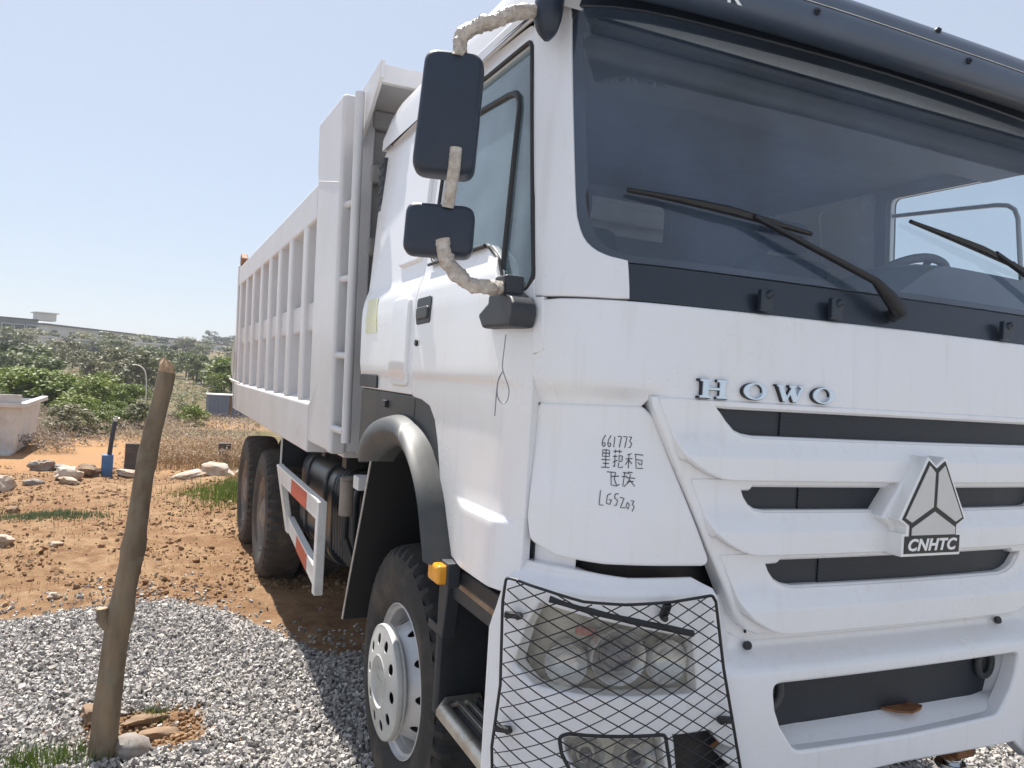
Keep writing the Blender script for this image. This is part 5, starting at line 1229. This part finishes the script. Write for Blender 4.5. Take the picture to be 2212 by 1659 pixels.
LM = {'bright': leafmat('bright_leaves', (.085, .125, .018), (.14, .19, .03), (.22, .27, .05)), 'mid': leafmat('mid_leaves', (.10, .13, .05), (.14, .175, .07), (.20, .22, .10)),
      'olive': leafmat('olive_leaves', (.13, .14, .07), (.18, .18, .095), (.24, .225, .13)), 'dark': leafmat('dark_leaves', (.05, .07, .04), (.07, .095, .05), (.10, .12, .065))}
M_['trunk'] = mat('tree_bark', (.14, .10, .07), .9, var=.3, vscale=5)
def crown_mesh(name, nclump, nleaf, ls, seed, w=1., h=1., low=.0):
    rg = np.random.default_rng(seed); C_ = []
    for k in range(nclump):
        a = rg.uniform(0, 2*math.pi); r_ = w*.5*math.sqrt(rg.random())*.9; z = low+(h-low)*(rg.random()**.8)
        sh = 1-.55*max(0, (z/h-.55)/.45)**2; C_.append((r_*math.cos(a)*sh, r_*math.sin(a)*sh, z, rg.uniform(.10, .22)*w))
    V = []
    for (cx, cy, cz, cr) in C_:
        d = rg.normal(size=(nleaf, 3)); d /= np.linalg.norm(d, axis=1)[:, None]; p = np.array([cx, cy, cz])+d*cr*rg.uniform(.35, 1.05, (nleaf, 1))*np.array([1, 1, .72])
        nr = d*.6+rg.normal(size=(nleaf, 3))*.5+np.array([0, 0, .5]); nr /= np.linalg.norm(nr, axis=1)[:, None]
        u = np.cross(nr, rg.normal(size=(nleaf, 3))); u /= np.linalg.norm(u, axis=1)[:, None]; v = np.cross(nr, u); s = ls*rg.uniform(.6, 1.4, (nleaf, 1))
        V.append(np.stack([p-u*s, p-v*s*.5, p+u*s, p+v*s*.5], 1))
    V = np.concatenate(V).reshape(-1, 3); V[:, 2] = np.maximum(V[:, 2], .0); F = np.arange(len(V)).reshape(-1, 4); me = bpy.data.meshes.new(name); fast_mesh(me, V, F, 4); return me
def trunk_mesh(name, h, seed):
    rg = random.Random(seed); g = MB(); g.tube(bez([(0, 0, -.3), (rg.uniform(-.05, .05)*h, 0, h*.3), (rg.uniform(-.08, .08)*h, rg.uniform(-.05, .05)*h, h*.65)], 3), .03*h, 6, rad=[.035*h, .032*h, .03*h, .028*h, .024*h, .020*h, .015*h])
    for k in range(4):
        a = rg.uniform(0, 6.3); z0 = h*rg.uniform(.28, .55); g.tube([(0, 0, z0), (.16*h*math.cos(a), .16*h*math.sin(a), z0+.14*h), (.26*h*math.cos(a), .26*h*math.sin(a), z0+.32*h)], .012*h, 5, rad=[.015*h, .011*h, .006*h])
    return g.mesh(name, 50)
BUSH = [crown_mesh('foliage', 28, 95, .042, 20+i, 1.35, 1., 0.) for i in range(4)]
TREE = [crown_mesh('foliage', 30, 62, .042, 40+i, .95, 1., .12) for i in range(5)]
FART = [crown_mesh('foliage', 24, 34, .055, 60+i, .95, 1., .08) for i in range(3)]
TRK = [trunk_mesh('trunk', 1., i) for i in range(4)]
def plant(name, x, y, h_, wd, me, tk, lm, label, cat, group, sink=0):
    r = thing(name, label, cat, (x, y, HG(x, y)-sink), random.uniform(0, 6.28), group); sx = wd
    for nm, m_, mt in (('crown' if tk is not None else 'foliage', me, LM[lm]), ('trunk', tk, M_['trunk'])):
        if m_ is None: continue
        if not m_.materials: m_.materials.append(None)
        o = bpy.data.objects.new(nm, m_); COL.objects.link(o); o.parent = r; o.scale = (h_*sx, h_*sx, h_) if nm != 'trunk' else (h_, h_, h_)
        o.material_slots[0].link = 'OBJECT'; o.material_slots[0].material = mt
    return r
def lx(px, y): return -2.095+(y+1.671)*math.tan(math.atan((px-1106)/1713)+YAW)   # where a direction seen at column px meets depth y
rs = random.Random(5)
ORD = 'first second third fourth fifth sixth seventh eighth ninth tenth eleventh twelfth thirteenth fourteenth fifteenth sixteenth'.split()
def sow(spec):
    """spec: (px, y, height, width, mesh, trunk, leaf, name, look, row, cat, group): labels count from the left within a look and row"""
    cnt = {}
    for (px, y, h_, wd, me, tk, lm, name, look, row, cat, grp) in sorted(spec, key=lambda t: t[0]):
        if px < -12: lb = look+' '+row+', outside the left picture edge'
        elif px > 528: lb = look+' '+row+', behind the truck body'
        else:
            k = cnt.get((look, row), 0); cnt[(look, row)] = k+1; lb = look+' '+row+', '+ORD[k]+' from the left'
        plant(name, lx(px, y), y, h_, wd, me, tk, lm, lb, cat, grp)
sp_ = []
for i in range(17):
    y = rs.uniform(35, 44); sp_.append((-130+i*26+rs.uniform(-14, 14), y, rs.uniform(1.25, 1.75), rs.uniform(1.2, 1.6), BUSH[i % 4], None, 'bright', 'leafy_bush', 'bright green bush', 'in the dense row behind the dry field', 'bush', 'bright green bushes behind the field'))
for i, px in enumerate((205, 255, 290, 232, 165, 300, 272, 410, 395, 420, 20, 185)):
    y = rs.uniform(19, 30); gr = i in (0, 1, 2, 3, 6, 7, 9, 11)
    sp_.append((px+rs.uniform(-8, 8), y, rs.uniform(.45, .85), rs.uniform(1.0, 1.5), BUSH[i % 4], None, 'bright' if gr else 'olive', 'weed_bush', 'low green weed' if gr else 'low olive weed', 'in the dry brown field', 'bush', 'weed bushes in the dry field'))
LOOK = {'mid': 'mid green tree', 'olive': 'thin olive tree', 'dark': 'small dark green tree', 'bright': 'bright green tree'}
for i in range(46):
    y = 52+(i/46)**1.2*78+rs.uniform(-4, 4); px = -110+((i*211) % 650)+rs.uniform(-14, 14); h_ = rs.uniform(1.9, 3.1)
    lm = ['mid', 'mid', 'olive', 'mid', 'dark', 'olive'][i % 6] if y > 60 else ['bright', 'mid', 'olive'][i % 3]
    sp_.append((px, y, h_, rs.uniform(.95, 1.35), TREE[i % 5], TRK[i % 4], lm, 'tree', LOOK[lm], 'low on the slope' if y < 78 else 'half way up the slope' if y < 104 else 'higher on the slope', 'tree', 'trees on the gentle slope'))
for i in range(52):
    y = rs.uniform(135, 232); px = -110+((i*173) % 650)+rs.uniform(-14, 14); lm = ['mid', 'olive', 'mid', 'olive', 'dark'][i % 5]
    sp_.append((px, y, rs.uniform(2.7, 4.1), rs.uniform(1.1, 1.6), FART[i % 3], TRK[i % 4], lm, 'far_tree', 'distant '+LOOK[lm], 'below the warehouse' if y < 185 else 'right under the warehouse wall', 'tree', 'far trees below the warehouse'))
for i, px in enumerate((452, 462, 478, 490, 500, 512, 530)):
    sp_.append((px, 330, rs.uniform(5, 7), 1.1, FART[i % 3], TRK[i % 4], 'dark', 'skyline_tree', 'hazy dark tree', 'on the skyline beside the truck', 'tree', 'distant skyline trees'))
sow(sp_)
# dry grass and scrub: countless blades
def blades(name, n, area, hgt, m, seed, dens=None, wd=.004):
    rg = np.random.default_rng(seed); V = []
    while len(V) < n:
        x, y = area(rg)
        if dens and rg.random() > dens(x, y): continue
        z = HG(x, y); h_ = hgt*rg.uniform(.4, 1.2); a = rg.uniform(0, 6.28); ln = rg.uniform(.1, .55)*h_; s = wd*(1+.10*max(0, y-6))
        dx, dy = math.cos(a), math.sin(a); px_, py_ = -dy*s, dx*s
        V.append([(x-px_, y-py_, z-.01), (x+px_, y+py_, z-.01), (x+dx*ln, y+dy*ln, z+h_)])
    V = np.array(V).reshape(-1, 3); F = np.arange(len(V)).reshape(-1, 3); me = bpy.data.meshes.new(name); fast_mesh(me, V, F, 3); return tag(link(name, me, m), kind='stuff')
DRY = leafmat('dry_grass_blades', (.16, .095, .05), (.29, .19, .10), (.43, .31, .17), .2)
SCR = leafmat('dry_scrub_blades', (.085, .058, .036), (.14, .098, .064), (.20, .150, .095), .2)
GRS = leafmat('green_grass_blades', (.06, .10, .015), (.11, .17, .03), (.19, .24, .06), .3)
def patchn(x, y, s=.9, t=.0): return sm((noise.noise(Vector((x*s, y*s, 2.)))-t)/.3+.4)
def tufts(name, n, area, hgt, s0, m, seed, dens=None):
    rg = np.random.default_rng(seed); V = []
    while len(V) < n:
        x, y = area(rg)
        if dens and rg.random() > dens(x, y): continue
        z = HG(x, y); top = hgt*(.35+.9*max(0, .5+noise.noise(Vector((x*1.1, y*1.1, seed)))))
        for k in range(3):
            p = np.array([x+rg.normal(0, .06), y+rg.normal(0, .06), z+top*rg.random()**.8]); a = rg.uniform(0, 6.28); t = rg.uniform(-1, 1); s = s0*rg.uniform(.5, 1.5)
            u = np.array([math.cos(a), math.sin(a), t*.9])*s; v = np.array([-math.sin(a)*.45, math.cos(a)*.45, rg.uniform(-.2, .5)])*s
            V.append([p-u, p-v*.6, p+u, p+v*.6])
    V = np.array(V).reshape(-1, 3); F = np.arange(len(V)).reshape(-1, 4); me = bpy.data.meshes.new(name); fast_mesh(me, V, F, 4); return tag(link(name, me, m), kind='stuff')
tufts('dry_grass', 26000, lambda r: (r.uniform(-2.6, 1.2), r.uniform(12.2, 15.6)), .34, .022, DRY, 1, lambda x, y: sm((x+2.6-.08*(y-12))/.4))
blades('dry_grass_stems', 3000, lambda r: (r.uniform(-2.6, 1.2), r.uniform(12.2, 15.8)), .30, DRY, 11, lambda x, y: sm((x+2.6-.08*(y-12))/.4), .004)
tufts('scrub', 26000, lambda r: (lambda y: (lx(r.uniform(-90, 570), y), y))(16.5+18*r.random()**1.15), .36, .032, SCR, 2, lambda x, y: .3+.7*patchn(x, y, .5))
tufts('left_scrub', 7000, lambda r: (lambda y: (lx(r.uniform(-120, 175), y), y))(r.uniform(14.4, 19)), .40, .023, SCR, 3, lambda x, y: patchn(x, y, .7)*(1-sm((x-lx(110+40*math.sin(y), y))/.6)))
tufts('slope_scrub', 26000, lambda r: (lambda y: (lx(r.uniform(-110, 560), y), y))(48+150*r.random()**1.3), 1.1, .115, leafmat('slope_scrub_leaves', (.085, .095, .045), (.13, .14, .06), (.20, .19, .10), .25), 21, lambda x, y: .35+.65*patchn(x, y, .06))
blades('green_grass', 2600, lambda r: (r.normal(-.95, .33), r.normal(9.0, .42)), .13, GRS, 4, None, .004)
blades('pale_weeds', 1500, lambda r: (r.normal(-3.02, .28), r.normal(7.9, .12)), .05, leafmat('grey_green_weeds', (.10, .14, .07), (.17, .21, .11), (.25, .28, .17), .2), 5, None, .006)
blades('grass_tuft', 500, lambda r: (r.normal(-2.42, .13), r.normal(2.17, .05)), .10, GRS, 6, None, .0035)
blades('grass_sprig', 110, lambda r: (r.normal(-1.99, .035), r.normal(2.62, .03)), .06, GRS, 7, None, .003)
blades('dry_stalks', 1500, lambda r: (r.uniform(-4.5, -.8), r.uniform(4.6, 11.5)), .06, DRY, 8, lambda x, y: patchn(x, y, 1.2, .1), .003)
g = MB()
pts_ = [(0, 0, 0), (.0, 0, 1.2), (-.03, 0, 1.75), (-.12, 0, 2.05), (-.32, 0, 2.20), (-.50, 0, 2.20)]
g.tube(bez(pts_, 5), .022, 6); LP = g.build('bent_pole', M_['rope'], None, 60); LP.location = (lx(318, 30), 30, HG(lx(318, 30), 30)); LP.scale = (1, 1, .88)
tag(LP, 'thin pale pole with a hooked top behind the tree pole', 'pole')

# ------------------------------------------------------------------ far buildings
M_['wallw'] = mat('white_render', (.66, .65, .62), .85, vcol=(.56, .55, .52), vscale=.3)
M_['wallg'] = mat('grey_concrete', (.16, .17, .18), .85, vcol=(.12, .125, .13), vscale=.4)
M_['roofd'] = mat('dark_roof_sheet', (.075, .075, .08), .7, var=.2, vscale=.4)
M_['pane'] = mat('dark_window', (.03, .035, .04), .25)
def building(name, label, A, B, depth, z0, z1, wall, nwin, wz0, wz1, ww, roofh=.45, over=.6, cat='building', group=None, rm='roofd'):
    A = Vector((*A, 0)); B = Vector((*B, 0)); L = (B-A).length; u = (B-A).normalized(); n = Vector((-u.y, u.x, 0))
    if n.y < 0: n = -n
    r = thing(name, label, cat, (A.x, A.y, z0), math.atan2(u.y, u.x), group)
    g = MB(); g.box(0, L, 0, depth, -3, z1-z0); g.build('wall', M_[wall], r)
    g = MB(); g.box(-over, L+over, -over, depth+over, z1-z0, z1-z0+roofh); g.build('roof', M_[rm], r)
    for i in range(nwin):
        x = L*(i+.5)/nwin; g = MB(); g.box(x-ww/2-.1, x+ww/2+.1, -.10, .05, wz0-.1, wz1+.1); f_ = g.build('window', M_['wallw'], r)
        g = MB(); g.box(x-ww/2, x+ww/2, -.13, -.10, wz0, wz1); g.build('pane', M_['pane'], f_)
    return r
building('warehouse', 'long white warehouse with a thin dark roof line across the hill', (lx(92, 200), 200), (lx(530, 288), 288), 16, 3.2, 8.1, 'wallw', 17, 2.6, 3.9, 2.0, .35)
ob = building('concrete_block', 'dark grey flat roofed building at the far left skyline', (lx(-90, 178), 178), (lx(76, 182), 182), 14, 3.0, 8.2, 'wallg', 6, 2.6, 4.2, 1.6, .3, .1)
g = MB(); g.box(13.2, 16.6, 3, 7, 5.5, 7.0); g.box(12.8, 17.0, 2.6, 7.4, 7.0, 7.2); g.build('roof_tank_room', M_['wallw'], ob)
for i, (p0, p1, y, z0, h_, nw, lb) in enumerate(((170, 232, 150, 1.6, 3.6, 3, 'small white house below the left part of the warehouse'), (248, 285, 158, 2.0, 3.2, 2, 'small white house in the middle of the far trees'), (296, 372, 168, 2.3, 3.4, 4, 'low pale house under the warehouse beside the pole top'), (100, 146, 165, 2.2, 3.4, 2, 'white house at the left end of the warehouse'))):
    building('house', lb, (lx(p0, y), y), (lx(p1, y+3), y+3), 7, z0, z0+h_*.75, 'wallw', nw, .8, 1.8, 1.2, .3, .4, 'house', 'small white houses on the slope', 'wallw')
M_['bluebox'] = mat('faded_blue_sheet', (.21, .22, .285), .6, vcol=(.17, .18, .23), vscale=.8)
cx0 = lx(453, 40); cb = thing('blue_container', 'faded blue site container beside the truck tail', 'container', (cx0, 40, HG(cx0, 40)-.06))
g = MB(); g.box(0, 2.6, 0, 1.6, 0, 1.12); g.build('body', M_['bluebox'], cb)
g = MB(); g.box(-.05, 2.65, -.05, 1.65, 1.12, 1.17); g.build('roof', M_['wallw'], cb)
for i in range(7):
    g = MB(); g.box(.15+i*.36, .27+i*.36, -.04, 0, .08, 1.08); g.build('corrugation', M_['bluebox'], cb)
g = MB(); g.box(1.0, 1.1, -.06, -.02, .05, 1.1); g.build('door_bar', M_['rust'], cb)

# ------------------------------------------------------------------ hot-season air
hm, t, b = newmat('pale_air'); t.nodes.remove(b); v = t.nodes.new('ShaderNodeVolumePrincipled'); v.inputs['Density'].default_value = .0006; v.inputs['Color'].default_value = (.86, .90, .95, 1); v.inputs['Anisotropy'].default_value = .2
t.links.new(v.outputs[0], t.nodes['Material Output'].inputs['Volume'])
g = MB(); g.box(-420, 420, -60, 520, -9, 24); tag(g.build('haze', hm), kind='stuff')
